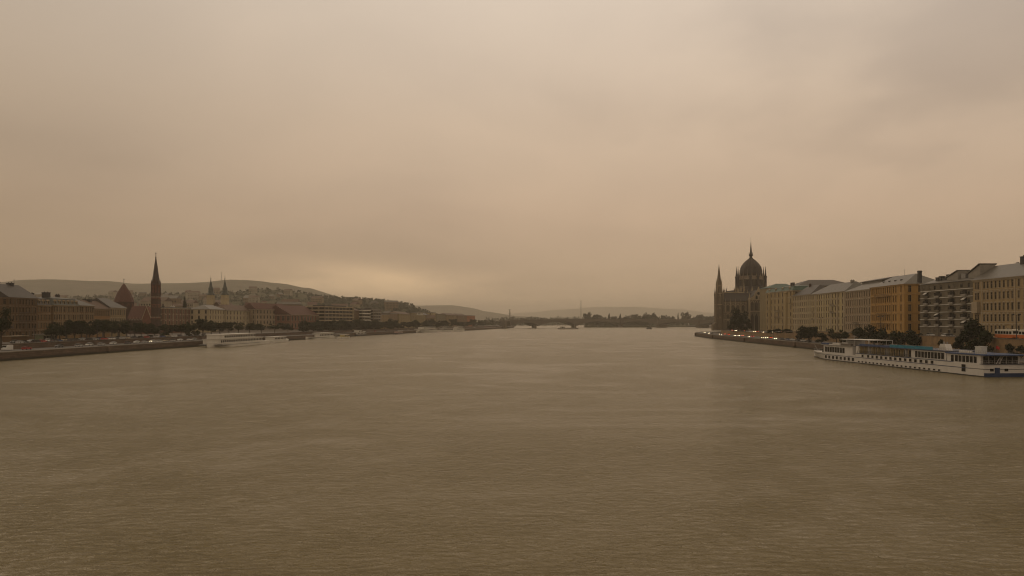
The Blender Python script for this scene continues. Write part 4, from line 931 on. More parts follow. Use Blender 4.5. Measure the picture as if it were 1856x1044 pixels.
# ------------------------------------------------------------------ far bridge, island, far shore
bs = mat('bridge_stone', (.10, .08, .06), .85, .3, .2); bi = mat('bridge_iron', (.078, .062, .047), .7, .3, .3)
BR = empty('arch_bridge', (PX(968, 1690), 1690, 0), 0, 'long flat arch bridge of stone piers bending at the island', 'bridge')
BP = [(-10, 1640), (PX(968, 1730), 1730), (PX(1040, 1860), 1860), (PX(1122, 1990), 1990), (PX(1199, 1900), 1900), (PX(1273, 1800), 1800), (PX(1345, 1700), 1700)]
BP[0] = (PX(915, 1630), 1630)
DZ = [15.5, 17.6, 19.0, 19.6, 18.6, 16.6, 14.4]
def seg(p, q): d = Vector((q[0] - p[0], q[1] - p[1], 0)); return d.normalized(), d.length
for i in range(6):
    p, q = BP[i], BP[i + 1]; d, ln = seg(p, q); n_ = Vector((-d.y, d.x, 0)); wdt = 12.5
    b = MB(); K = 16; pts = []
    for s in range(K + 1):
        t = s / K; zt = DZ[i] + (DZ[i+1] - DZ[i]) * t; arch = 4.6 + (zt - 4.4 - 4.6) * (1 - (2 * t - 1) ** 2) ** .8
        c_ = Vector((p[0], p[1], 0)) + d * ln * t; pts.append((c_, zt, min(arch, zt - 3.0)))
    for s in range(K + 1):
        c_, zt, za = pts[s]
        for sgn in (-1, 1):
            e_ = c_ + n_ * wdt * sgn; b.v += [(e_.x, e_.y, za), (e_.x, e_.y, zt)]
    for s in range(K):
        k = 4 * s
        b.f += [(k, k+4, k+5, k+1), (k+2, k+3, k+7, k+6), (k+1, k+5, k+7, k+3), (k, k+2, k+6, k+4)]; b.m += [0] * 4
    b.f += [(0, 1, 3, 2), (4*K, 4*K+2, 4*K+3, 4*K+1)]; b.m += [0, 0]
    b.build('span', bi, BR, world=True)
    b = MB()
    for sgn in (-1, 1):
        a_ = Vector((*p, DZ[i])) + n_ * (wdt + .3) * sgn; z_ = Vector((*q, DZ[i+1])) + n_ * (wdt + .3) * sgn
        b = MB(); b.bar(a_ + Vector((0, 0, .2)), z_ + Vector((0, 0, .2)), .55); b.bar(a_ + Vector((0, 0, 1.2)), z_ + Vector((0, 0, 1.2)), .16)
        for s in range(25): c_ = a_.lerp(z_, s / 24); b.bar(c_ + Vector((0, 0, .2)), c_ + Vector((0, 0, 1.2)), .12)
        b.build('parapet', bs, BR, world=True)
for i in range(7):
    p = BP[i]; d = (seg(BP[max(0, i - 1)], BP[min(6, i + 1)]))[0]; n_ = Vector((-d.y, d.x, 0)); hw_ = 5.0
    if i < 3: d, n_ = Vector((1, .0, 0)), Vector((0, 1, 0))
    poly = []
    for u, v in ((-hw_, -15), (0, -21), (hw_, -15), (hw_, 15), (0, 21), (-hw_, 15)): q = Vector((*p, 0)) + d * u + n_ * v; poly.append((q.x, q.y))
    b = MB(); b.prism(poly, -4, 5.2); b.prism([(p[0] + (x - p[0]) * 1.08, p[1] + (y - p[1]) * 1.04) for x, y in poly], 5.2, 6.2); b.prism([(p[0] + (x - p[0]) * .8, p[1] + (y - p[1]) * .8) for x, y in poly], 6.2, DZ[i] - .6)
    b.build('pier', bs, BR, world=True)
    for sgn in (-1, 1): c_ = Vector((*p, DZ[i])) + n_ * 12.8 * sgn; b = MB(); b.bar(c_, c_ + Vector((0, 0, 6)), .2, 0, .12, 6); b.lathe([(.1, c_.z + 5.9), (.5, c_.z + 6.2), (.1, c_.z + 6.9)], 6, c_.x, c_.y); b.build('lamp_standard', bi, BR, world=True)
# island
IS = [(PX(1060, 2030), 2040), (PX(1082, 2010), 2008), (PX(1130, 2000), 2003), (PX(1172, 2010), 2010), (PX(1240, 2080), 2090), (PX(1300, 2300), 2300), (PX(1300, 3000), 3000), (PX(1290, 4290), 4290), (PX(1085, 4290), 4290), (PX(1060, 3000), 3000)]
mb = MB(); mb.prism(IS, -4.2, 3.0); mb.build('island', grass, kind='structure')
ti = [(1064, 567, 16), (1068, 566.5, 14), (1077, 568, 12), (1085, 570.5, 14), (1093, 571.5, 13), (1104, 567, 9), (1113, 571.5, 16), (1124, 568, 9), (1132, 572, 14), (1142, 571.5, 14), (1150, 569, 10), (1158, 569.5, 13), (1166, 571.5, 12), (1174, 567, 18), (1182, 566.5, 18), (1190, 570.5, 14), (1200, 571, 14), (1210, 571, 14), (1219, 573, 12), (1229, 566, 5), (1240, 567, 15), (1246, 566, 15), (1255, 573.5, 12), (1264, 568.5, 13), (1271, 570, 14), (1281, 571, 16), (1291, 572, 14)]
for k, (px, py, wp) in enumerate(ti):
    Y = 2050 + rnd.uniform(0, 60) if px < 1180 else 2160 + rnd.uniform(0, 120); h = PZ(py, Y) - 3
    tree(PX(px, Y), Y, 3, h, wp * 1.5, 'tall' if wp < 10 else rnd.choice(('small', 'round')), 'leafy tree on the river island behind the bridge, %s from its tip' % ORD[k], 'trees on the river island', clear=.02)
for k in range(30):
    px = 1062 + k * 4.0; Y = 2022 + rnd.uniform(0, 22) if px < 1175 else 2110; h = rnd.uniform(15, 22)
    tree(PX(px, Y), Y, 2.9, h, rnd.uniform(13, 20), 'small', 'low shore tree on the island edge, %s from its tip' % ORD[k], 'low trees on the island shore', clear=.0)
def forest(name, pts, n, hgt, seed, m, size=1.0, zf=None):
    """a far wood that reads as one mass: rough leaf clumps spread over a strip"""
    r_ = random.Random(seed); b = MB()
    for _ in range(n):
        (px0, Ya), (px1, Yb) = pts; t = r_.random(); Y = Ya + (Yb - Ya) * t + r_.uniform(0, 120); x = PX(px0 + (px1 - px0) * t, Y); h = hgt * r_.uniform(.55, 1.1) * (1 + .3 * mnoise.noise(Vector((x * .02, 0, seed))))
        z0 = zf(x, Y) - 1.5 if zf else 2; wd = r_.uniform(5, 10) * size; c_ = Vector((x, Y, z0))
        for q in range(9):
            dct = Vector((r_.gauss(0, .45), r_.gauss(0, .45), r_.uniform(.0, 1.0))); p = c_ + Vector((dct.x * wd * (1.25 - dct.z), dct.y * wd * (1.25 - dct.z), dct.z * h)); s = wd * r_.uniform(.2, .42)
            u = Vector((r_.gauss(0, 1), r_.gauss(0, .5), r_.gauss(0, .6))).normalized(); v = u.orthogonal().normalized(); v = v * math.cos(1.3 * q) + u.cross(v) * math.sin(1.3 * q)
            b.face([p - u * s, p - v * s, p + u * s * .9, p + v * s * 1.1])
    return b.build(name, m, kind='stuff')
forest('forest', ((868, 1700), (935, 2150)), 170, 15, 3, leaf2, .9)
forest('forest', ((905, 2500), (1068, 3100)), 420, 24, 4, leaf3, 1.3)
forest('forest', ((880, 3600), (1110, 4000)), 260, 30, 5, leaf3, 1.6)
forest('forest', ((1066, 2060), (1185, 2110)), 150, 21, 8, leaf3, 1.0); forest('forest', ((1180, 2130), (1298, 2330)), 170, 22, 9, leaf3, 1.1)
def slope_forest(seed, n, x0, x1, ya, yb, m):
    r_ = random.Random(seed); b = MB()
    for _ in range(n):
        px, Y = r_.uniform(x0, x1), r_.uniform(ya, yb); x = PX(px, Y); z = hz_mid(x, Y)
        if z < 6: continue
        wd = r_.uniform(3.5, 6.5); h = r_.uniform(4, 8.5); c_ = Vector((x, Y, z - 1))
        for q in range(7):
            t = r_.random(); p = c_ + Vector((r_.gauss(0, .4) * wd * (1.2 - t), r_.gauss(0, .4) * wd, t * h)); s = wd * r_.uniform(.25, .5)
            u = Vector((r_.gauss(0, 1), r_.gauss(0, .5), r_.gauss(0, .6))).normalized(); v = u.orthogonal().normalized(); v = v * math.cos(1.3 * q) + u.cross(v) * math.sin(1.3 * q)
            b.face([p - u * s, p - v * s, p + u * s * .9, p + v * s * 1.1])
    b.build('woods', m, kind='stuff')
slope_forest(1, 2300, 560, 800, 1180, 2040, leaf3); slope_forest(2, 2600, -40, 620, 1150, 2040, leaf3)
# lone landmarks far off
def mast(name, lab, cat, px, Y, ytop, ybot, r0, r1, m):
    e = empty(name, (PX(px, Y), Y, PZ(ybot, Y)), 0, lab, cat); h = PZ(ytop, Y) - PZ(ybot, Y); b = MB()
    b.lathe([(r0, 0), (r0 * .8, h * .3), ((r0 + r1) * .45, h * .7), (r1, h)], 10); b.build('shaft', m, e)
    for k in (.33, .66, .97): b = MB(); b.lathe([(r0 * 1.15, h * k - 1), (r0 * 1.15, h * k)], 10); b.build('platform', m, e)
mast('chimney_stack', 'very thin tall chimney stack hazy above the island tip', 'chimney', 1053, 3600, 544.5, 581, 2.1, 1.3, steelgrey)
mast('church_tower', 'slim distant tower above the far wooded shore', 'tower', 924, 3300, 560.5, 581, 5.2, 1.2, trim_g)
mast('transmitter_mast', 'lattice thin mast on the distant hill behind the twin towers', 'mast', 401, 3480, 493, 509, 1.5, .6, steelgrey)

# ------------------------------------------------------------------ river cruise ship (local: x across from the river side, y along from the stern, z up)
navy = mat('navy_paint', (.018, .035, .085), .4, .2, .5); teal = mat('teal_canvas', (.02, .16, .24), .7, .25, .6); hullw = mat('ship_white', (.52, .50, .475), .4, .10, .25, streak=True, spec=.4)
boot = mat('black_boot_top', (.012, .013, .016), .5, .3, .5); curtain = mat('cream_curtain', (.42, .34, .20), .8, .2, .8); blueroof = mat('blue_awning', (.03, .06, .15), .6, .25, .5)
SH = empty('cruise_ship', (126, 215, 0), .041, 'long white river cruise ship with blue awnings moored along the quay', 'ship')
LN, BW = 122.0, 11.4
def hull_half(y, z):
    """half breadth at a station"""
    t = max(0, (y - 98) / (LN - 98)); full = (1 - t ** 2.1); wl = max(0, 1 - max(0, (y - 94) / (LN - 5 - 94)) ** 1.8)
    k = min(1, max(0, z / 2.6)); return BW / 2 * (wl + (full - wl) * k) * (1 if y > 3 else .97)
def hull_part(nm, z0, z1, m, grow=0., ya=0., yb=LN):
    b = MB(); st = [ya + (yb - ya) * i / 60 for i in range(61)]; ring = []
    for y in st:
        for z in (z0, z1):
            h = hull_half(y, z) + grow; b.v += [(BW / 2 - h, y, z), (BW / 2 + h, y, z)]
    for i in range(60):
        k = 4 * i
        b.f += [(k, k+2, k+6, k+4), (k+1, k+5, k+7, k+3), (k+2, k+3, k+7, k+6), (k, k+4, k+5, k+1)]; b.m += [0] * 4
    b.f += [(0, 1, 3, 2), (240, 242, 243, 241)]; b.m += [0, 0]
    return b.build(nm, m, SH)
hull_part('boot_top', -1.0, .28, boot, .02); hull_part('hull', .28, 2.0, hullw)
hull_part('rubbing_strake', 2.0, 2.16, navy, .07, 6); b_ = hull_part('upper_hull', 2.161, 3.42, hullw, -.02, 0, 73); hull_part('forward_bulwark', 2.161, 2.75, hullw, -.02, 73.2, LN)
hull_part('deck_strake', 3.42, 3.58, navy, .06, 14, 73)
b = MB(); b.box(1.2, BW - 1.2, 74, 112, 2.2, 2.4); b.build('fore_deck', steelgrey, SH)
def swin(nm, y, z, wd, h, m=glass, x=0., fr=True, proud=.05, par=None):
    key = ('ship', round(wd, 2), round(h, 2), m.name)
    if key not in WM:
        q = MB(); q.box(-.03, .03, -wd / 2, wd / 2, 0, h, 1)
        for a in (-wd / 2 - .07, wd / 2): q.box(-.06, .03, a, a + .07, -.06, h + .06, 0)
        for a in (-.06, h): q.box(-.06, .03, -wd / 2, wd / 2, a, a + .06, 0)
        WM[key] = q.mesh('window', [hullw, m])
    return link(nm, WM[key], par or SH, (x, y, z))
for i in range(8): y = 74.8 + i * 3.25; swin('window', y, .62, 1.75, 1.15, x=BW / 2 - hull_half(y, 1.3) - .03)
for i in range(15): swin('window', 24.2 + i * 3.02 + (1.1 if i == 14 else 0), 2.32, 1.5, .92, x=-.0)
for i in range(20): swin('porthole', 20.5 + i * 2.62, .42, 1.15, .48, x=-.02)
swin('hull_door', 8.6, 1.0, 1.9, 2.0, glass, x=-.01)
# main deck houses
def house_box(nm, y0, y1, z0, z1, m, x0=.35, x1=BW - .35):
    b = MB(); b.box(x0, x1, y0, y1, z0, z1); return b.build(nm, m, SH)
house_box('aft_saloon', 1.5, 17.3, 3.42, 5.75, hullw); house_box('mid_saloon', 17.6, 36.4, 3.59, 6.15, hullw)
for i in range(7): swin('saloon_window', 3.9 + i * 1.72 + (.25 if i > 5 else 0) , 3.62, 1.4, 1.75, x=.33)
for i in range(9): swin('saloon_window', 19.3 + i * 1.76, 3.9, 1.45, 1.85, x=.33)
o = house_box('cabin_block', 36.4, 70.5, 3.59, 6.1, curtain, 1.1, BW - .4)
for i in range(11):
    y = 38.4 + i * 3.0; swin('balcony_door', y, 3.7, 1.35, 2.1, x=1.08)
    b = MB(); b.box(.2, 1.09, y + 1.35, y + 1.5, 3.6, 6.08); b.build('cabin_divider', hullw if i % 4 == 0 else curtain, SH)
for y0, y1 in ((36.5, 70.4),):
    b = MB(); b.box(.08, .14, y0, y1, 4.45, 4.53)
    for i in range(70): y = y0 + (y1 - y0) * i / 69; b.box(.09, .13, y - .02, y + .02, 3.58, 4.46)
    b.box(.09, .13, y0, y1, 4.0, 4.05); b.build('railing', dark, SH)
house_box('forward_bulkhead', 70.6, 73.2, 3.45, 6.1, hullw, .3, BW - .3)
b = MB(); b.prof([(73.2, 2.3), (74.0, 2.3), (71.0, 6.0), (70.4, 6.0)], 'x', .15, 1.3); b.build('stair', hullw, SH)
house_box('forward_saloon', 76.5, 101, 2.4, 5.7, hullw, .6, BW - .6)
b = MB(); b.prof([(101, 2.41), (104.5, 2.41), (102.4, 5.69), (101, 5.69)], 'x', 1.4, BW - 1.4); b.build('saloon_front', glass, SH)
for i in range(8): y = 83.6 + i * 2.15; swin('saloon_window', y, 3.1, 1.85, 2.0, x=.57)
b = MB(); b.box(.1, BW - .1, 76.2, 102.5, 5.71, 5.95); b.build('saloon_roof', steelgrey, SH)
b = MB(); b.box(.15, 1.0, 86, 92, 5.96, 6.75); b.build('roof_locker', hullw, SH); b = MB(); b.box(.12, 1.0, 97, 102, 5.96, 6.5); b.build('canvas_cover', blueroof, SH); b = MB(); b.box(.15, 1.1, 77, 85, 5.96, 6.7); b.build('canvas_cover', mat('grey_canvas', (.12, .105, .09), .8, .2, .6), SH)
# sun deck, its edge and canvas
b = MB(); b.box(-.1, BW + .1, 17.4, 72, 6.16, 6.42); b.build('sun_deck', navy, SH)
b = MB(); b.box(-.15, BW + .15, -1.2, 17.3, 5.76, 6.05); b.build('aft_sun_deck', blueroof, SH)
b = MB(); b.box(.0, .09, 24, 49, 6.43, 7.35)
b.build('wind_canvas', teal, SH); b = MB(); b.box(.0, .09, 49.1, 70, 6.43, 7.0); b.build('wind_canvas', blueroof, SH)
b = MB(); 
for z in (6.9, 7.4): b.box(.02, .07, 17.5, 72, z, z + .05)
for i in range(55): y = 17.6 + i; b.box(.025, .065, y - .02, y + .02, 6.42, 7.44)
b.build('deck_railing', steelgrey, SH)
b = MB()
for z in (6.5, 7.0): b.box(.02, .07, -1, 17, z, z + .05); b.box(.02, BW, -1, -.95, z, z + .05)
for i in range(19): y = -.95 + i; b.box(.025, .065, y - .02, y + .02, 6.05, 7.05)
b.build('deck_railing', steelgrey, SH)
b = MB(); b.prof([(18.3, 6.43), (22.6, 6.43), (21.6, 8.3), (19.4, 8.3)], 'x', .9, 2.8); o = b.build('funnel', hullw, SH); b = MB(); b.bar((1.5, 20.6, 8.29), (1.5, 20.6, 9.0), .25, n=8); b.bar((2.2, 20.2, 8.29), (2.2, 20.2, 8.9), .2, n=8); b.build('exhaust', steelgrey, o)
b = MB(); b.box(1.2, 2.8, 2.6, 5.4, 6.06, 8.0); b.box(1.1, 2.9, 2.5, 5.5, 8.0, 8.15); o = b.build('deck_locker', mat('locker_grey', (.45, .45, .44), .5, .1, .5), SH)
b = MB(); b.bar((2.5, -1.0, 6.05), (2.3, -1.9, 8.6), .05); o = b.build('flagstaff', steelgrey, SH); b = MB(); b.face([(2.31, -1.85, 8.5), (3.4, -1.7, 8.1), (3.35, -1.7, 7.3), (2.4, -1.6, 7.7)]); b.face([(2.31, -1.88, 8.5), (2.4, -1.63, 7.7), (3.35, -1.73, 7.3), (3.4, -1.73, 8.1)]); b.build('flag', mat('red_flag', (.35, .03, .03), .8, .2, 1), o)
for i in range(12): y = 8 + i * .0; 
for k, (y, x) in enumerate(((7, 1.2), (8.2, 1.2), (9.4, 1.2), (10.6, 1.2), (11.8, 1.2))): b = MB(); b.prof([(y, 6.1), (y + .9, 6.1), (y + 1.0, 6.75), (y + .75, 6.75), (y + .65, 6.4), (y, 6.4)], 'x', x, x + .7); b.build('deck_chair', white, SH)
# wheelhouse with its open canopy
b = MB(); b.box(2.4, BW - 2.4, 84, 88.5, 5.96, 8.1); o = b.build('wheelhouse', hullw, SH); 
for i in range(4): b = MB(); b.box(2.33, 2.42, 84.3 + i * 1.05, 85.1 + i * 1.05, 7.0, 7.9); b.build('window', glass, o)
b = MB(); b.box(1.9, BW - 1.9, 83.4, 89.2, 8.11, 8.28); b.build('wheelhouse_roof', hullw, SH)
b = MB(); b.box(1.4, BW - 1.4, 66, 83, 8.2, 8.32)
for y in (66.1, 70.3, 76.6, 82.8):
    for x in (1.45, BW - 1.5): b.box(x - .06, x + .06, y - .06, y + .06, 6.43 if y < 72 else 5.96, 8.2)
b.build('deck_canopy', hullw, SH)
b = MB(); b.bar((BW / 2, 86, 8.28), (BW / 2, 86, 9.8), .09); b.bar((BW / 2 - 1, 86, 9.3), (BW / 2 + 1, 86, 9.3), .06); b.build('radar_mast', steelgrey, SH)
# stern
b = MB(); b.box(.25, BW - .25, -.16, -.02, -.4, 1.05); b.build('transom_band', navy, SH)
for x in (1.9, 5.9): b = MB(); b.box(x, x + .95, -.1, .04, 1.55, 2.25); b.build('stern_window', glass, SH)
b = MB(); b.box(3.2, 4.5, -.2, .03, 1.06, 2.5); b.build('stern_door', navy, SH)
for i in range(6): x = 1.0 + i * 1.62; b = MB(); b.box(x, x + 1.4, 1.42, 1.52, 3.55, 5.5); b.build('stern_glass', glass, SH)
b = MB(); b.bar((3.4, -.2, 3.45), (5.4, .8, 5.75), .11); b.bar((4.2, -.2, 3.45), (6.2, .8, 5.75), .11)
for k in range(9): t = k / 8; b.box(3.4 + 2 * t, 4.3 + 2 * t, -.2 + t - .1, -.2 + t + .1, 3.45 + 2.3 * t, 3.5 + 2.3 * t)
b.build('stern_stair', hullw, SH)
b = MB()
for z in (3.9, 4.4): b.box(.1, BW - .1, -.3, -.25, z, z + .05); b.box(.05, .1, -.3, 1.4, z, z + .05)
for i in range(16): x = .12 + i * .74; b.box(x - .02, x + .02, -.3, -.26, 3.42, 4.45)
b.build('stern_railing', steelgrey, SH); b = MB(); b.box(.02, BW - .02, -.32, 1.6, 3.40, 3.52); b.build('stern_deck', navy, SH)
b = MB(); b.bar((BW / 2, 118, 2.6), (BW / 2, 121.5, 5.2), .07); b.build('bow_staff', steelgrey, SH)
b = MB()
for i in range(60):
    y = 103 + i * .32; h0 = hull_half(y, 2.7)
    if i % 3 == 0: b.bar((BW / 2 - h0 + .05, y, 2.74), (BW / 2 - h0 + .05, y, 3.7), .025); b.bar((BW / 2 + h0 - .05, y, 2.74), (BW / 2 + h0 - .05, y, 3.7), .025)
    h1 = hull_half(y + .32, 2.7)
    if y < 121.5: b.bar((BW / 2 - h0 + .05, y, 3.7), (BW / 2 - h1 + .05, y + .32, 3.7), .03); b.bar((BW / 2 + h0 - .05, y, 3.7), (BW / 2 + h1 - .05, y + .32, 3.7), .03)
b.build('bow_railing', steelgrey, SH)
for y0, y1, x1 in ((112, 124, 24), (6, -6, 20)):
    b = MB(); pts = [Vector((BW - .6, y0, 3.0)).lerp(Vector((x1, y1, 3.25)), k / 8) - Vector((0, 0, 1.6 * (1 - (k / 4 - 1) ** 2))) for k in range(9)]
    for p, q in zip(pts, pts[1:]): b.bar(p, q, .05)
    b.build('mooring_rope', dark, SH)
# landing stage between ship and quay
e = empty('landing_stage', (143, 300, 0), .03, 'low floating landing stage between the cruise ship and the quay', 'landing stage')
b = MB(); b.box(-1.5, 4.5, -28, 22, -.6, .9); b.build('pontoon', steelgrey, e); b = MB(); b.box(-1.2, 4.2, -10, 8, 3.6, 3.8); b.build('shelter_roof', white, e)
for y in (-9.5, -3.5, 2.5, 7.5): b = MB(); b.box(-1, -.85, y, y + .15, .9, 3.6); b.box(3.8, 3.95, y, y + .15, .9, 3.6); b.build('post', steelgrey, e)
b = MB(); b.prof([(4.4, .9), (9, 3.15), (9, 3.35), (4.4, 1.1)], 'y', -4, -2.2); b.build('gangway', steelgrey, e)

# ------------------------------------------------------------------ other boats
def boat(name, label, cat, p0, p1, wdt, free, decks, hullm, cabm, group=None, bowend=1, stripe=None, roofm=None, nwin=8, mastz=0, away=1):
    """p0 -> p1: waterline of the side towards the river; away = +1 if the hull lies to the left of p0 -> p1"""
    (x0, y0), (x1, y1) = p0, p1; LNB = math.hypot(x1 - x0, y1 - y0); e = empty(name, (x0, y0, 0), math.atan2(y1 - y0, x1 - x0), label, cat, group)
    def hh(t, top): a = (t if bowend else 1 - t); return wdt / 2 * max(.06, (1 - max(0, (a - .78) / .22) ** (2.2 if top else 1.6))) * (1 if a > .03 else .9)
    b = MB(); K = 22
    for i in range(K + 1):
        t = i / K; sheer = free * (1 + .35 * max(0, ((t if bowend else 1 - t) - .6) / .4) ** 2)
        for z, tp in ((-.6, 0), (sheer, 1)): h = hh(t, tp); b.v += [(LNB * t, wdt / 2 - h, z), (LNB * t, wdt / 2 + h, z)]
    for i in range(K):
        k = 4 * i; b.f += [(k, k+4, k+6, k+2), (k+1, k+3, k+7, k+5), (k+2, k+6, k+7, k+3)]; b.m += [0] * 3
    b.f += [(0, 2, 3, 1), (4*K, 4*K+1, 4*K+3, 4*K+2)]; b.m += [0, 0]
    b.build('hull', hullm, e)
    if stripe: b = MB(); b.box(LNB * .04, LNB * .76, -.05, wdt + .05, free * .62, free * .8); b.build('rubbing_strake', stripe, e)
    z = free + .02
    for a0, a1, h in decks:
        b = MB(); b.box(LNB * a0, LNB * a1, wdt * .10, wdt * .90, z, z + h); o = b.build('deckhouse', cabm, e); n = max(2, int(nwin * (a1 - a0) / .7))
        for i in range(n):
            u = LNB * (a0 + (a1 - a0) * (i + .5) / n); hwid = LNB * (a1 - a0) / n * .34; b = MB(); b.box(u - hwid, u + hwid, wdt * .10 - .06, wdt * .10 + .03, z + h * .3, z + h * .78); b.build('window', glass, o)
        b = MB(); b.box(LNB * a0 - .6, LNB * a1 + .6, wdt * .06, wdt * .94, z + h + .005, z + h + .18); b.build('deck_roof', roofm or white, e); z += h + .19
    if mastz: b = MB(); u = LNB * (decks[-1][0] + .08); b.bar((u, wdt / 2, z), (u, wdt / 2, z + mastz), .09, n=6); b.bar((u, wdt / 2 - .8, z + mastz * .7), (u, wdt / 2 + .8, z + mastz * .7), .05); b.build('mast', dark, e)
    b = MB(); nr = 14
    for i in range(nr): u = LNB * (.04 + .72 * i / (nr - 1)); b.box(u - .03, u + .03, .02, .08, free, free + 1.0)
    b.box(LNB * .04, LNB * .76, .02, .08, free + .97, free + 1.03); b.build('railing', steelgrey, e)
    return e
offw = mat('boat_offwhite', (.56, .53, .47), .5, .12, .4, streak=True); dhull = mat('boat_dark_hull', (.03, .028, .030), .5, .3, .4)
def wl(px, py): Y = H0 * F / (py - HY); return (PX(px, Y), Y)
boat('restaurant_ship', 'large white two deck restaurant ship moored under the twin towers', 'ship', wl(397.5, 630), wl(491, 622.4), 13, 1.9, [(.06, .86, 2.6), (.12, .7, 2.4)], offw, offw, bowend=0, nwin=22, stripe=steelgrey, mastz=4)
boat('excursion_boat', 'grey white low boat moored ahead of the restaurant ship', 'boat', wl(494, 621.4), wl(529, 618.6), 8, 1.5, [(.15, .75, 2.4)], offw, offw, nwin=10)
boat('excursion_boat', 'long white passenger boat with a cabin aft and open foredeck', 'boat', wl(563, 615.2), wl(608, 612.6), 8.5, 1.7, [(.40, .96, 2.6), (.45, .98, .35)], offw, offw, bowend=0, nwin=12, stripe=dark, mastz=0)
boat('motor_launch', 'small pale launch with dark canopy next to the long white passenger boat', 'boat', wl(611, 612.6), wl(624, 611.9), 5, 1.1, [(.1, .8, 1.9)], offw, trim_g, nwin=6, roofm=trim_g, mastz=3)
boat('motor_launch', 'small white launch with a yellowish cabin at the moorings', 'boat', wl(621, 614.0), wl(637, 612.9), 5.5, 1.3, [(.3, .8, 2.0)], offw, mat('cabin_yellow', (.42, .34, .17), .6, .15, .5), nwin=5, mastz=4)
boat('tug_boat', 'dark hulled tug with a white wheelhouse near the grass bank', 'boat', wl(647.5, 609.4), wl(668, 608.4), 6.5, 1.7, [(.08, .72, 2.0), (.2, .45, 1.8)], dhull, offw, nwin=6, mastz=5)
boat('water_bus', 'small dark hulled boat with a reddish white cabin by the quay', 'boat', wl(720.5, 606.1), wl(733, 605.4), 5.5, 1.3, [(.15, .85, 2.3)], dhull, mat('cabin_reddish', (.45, .30, .26), .6, .15, .5), nwin=5)
boat('moored_ship', 'pale moored ship nearest the tug in the line of three', 'ship', wl(761, 603.4), wl(802, 601.5), 10, 2.0, [(.05, .8, 2.6), (.2, .7, 2.3)], offw, offw, 'ships moored along the far quay', nwin=14, bowend=0, stripe=dark)
boat('moored_ship', 'pale ship with dark window band, middle of the moored line of three', 'ship', wl(803, 601.4), wl(827, 600.5), 9, 1.9, [(.1, .8, 2.6), (.3, .6, 2.0)], offw, trim_g, 'ships moored along the far quay', nwin=12)
boat('moored_ship', 'pale ship with white upper deck, last of the moored line before the bridge', 'ship', wl(828, 600.6), wl(845, 599.9), 9, 1.9, [(.1, .85, 2.4), (.2, .7, 2.0)], offw, offw, 'ships moored along the far quay', nwin=10, bowend=1, mastz=3)
boat('river_barge', 'long low motor barge heading for the bridge in midstream', 'barge', wl(1015, 596.8), wl(1050.5, 596.6), 9, 1.6, [(.1, .26, 3.0)], mat('barge_grey', (.16, .14, .12), .6, .2, .4), offw, nwin=5, roofm=trim_g, mastz=2)
boat('work_boat', 'tiny dark motor boat in midstream before the island', 'boat', wl(1175.5, 596.5), wl(1182.5, 596.3), 4.5, 1.6, [(.15, .75, 2.6)], dhull, dhull, nwin=3, roofm=dark)

# ------------------------------------------------------------------ cars
tyre = mat('tyre_rubber', (.02, .02, .02), .9, .2, 2)
paints = {'white': (.62, .61, .58), 'silver': (.36, .36, .35), 'dark grey': (.06, .06, .065), 'black': (.02, .02, .022), 'red': (.32, .03, .025), 'blue': (.04, .07, .16), 'beige': (.38, .32, .22)}
def car_mesh(col):
    b = MB(); b.prof([(-2.1, .28), (2.1, .28), (2.15, .62), (1.95, .86), (1.0, .98), (-1.9, 1.0), (-2.12, .8)], 'y', -.86, .86, 0)
    for x in (-1.3, 1.3):
        for y in (-.80, .80): 
            k = [(x + .33 * math.cos(a), .33 + .33 * math.sin(a)) for a in np.linspace(0, 2 * math.pi, 10)[:-1]]; b.prof(k, 'y', y - .1, y + .1, 1)
    return b.mesh('car_body', [mat('car_paint_' + col.replace(' ', '_'), paints[col], .3, .05, 1, spec=.5), tyre])
def cabin_mesh(col):
    b = MB(); b.prof([(-1.95, .99), (1.05, .97), (.45, 1.40), (-1.5, 1.42)], 'y', -.74, .74, 1); b.prof([(.5, 1.401), (-1.55, 1.421), (-1.45, 1.47), (.4, 1.455)], 'y', -.72, .72, 0)
    return b.mesh('cabin', [MATS['car_paint_' + col.replace(' ', '_')], glass])
CB = {c_: (car_mesh(c_), cabin_mesh(c_)) for c_ in paints}
vb = MB(); vb.prof([(-2.4, .3), (2.4, .3), (2.45, 1.0), (2.0, 1.2), (1.5, 2.15), (-2.4, 2.2)], 'y', -.95, .95, 0); VAN = vb.mesh('van_body', [MATS['car_paint_white']])
vg = MB(); vg.box(1.0, 1.55, -.965, -.94, 1.25, 1.9); vg.prof([(2.02, 1.22), (1.56, 2.08), (1.5, 2.08), (1.96, 1.22)], 'y', -.8, .8); VANG = vg.mesh('windscreen', glass)
hlm = glow('headlight_lamp', (1.0, .80, .48), 26); tlm = glow('taillight_lamp', (1.0, .10, .03), 5)
def lampm(nm, m, s=.09): b = MB(); b.box(-.04, .04, -s, s, -s * .8, s * .8); return b.mesh(nm, m)
HL, TL, HL0, TL0 = lampm('headlight', hlm), lampm('taillight', tlm, .14), lampm('headlight', white, .14), lampm('taillight', MATS['car_paint_red'], .12)
def car(x, y, z, rz, col, label, group, lit=0, tail=0, van=False, name='car'):
    e = empty(name, (x, y, z), rz, label, 'van' if van else 'car', group)
    if van: link('body', VAN, e); link('windscreen', VANG, e)
    else: link('body', CB[col][0], e); link('cabin', CB[col][1], e)
    for s in (-.6, .6): link('headlight', HL if lit else HL0, e, (2.12 if not van else 2.44, s, .66)); link('taillight', TL if tail else TL0, e, (-2.12 if not van else -2.42, s, .78))
    return e
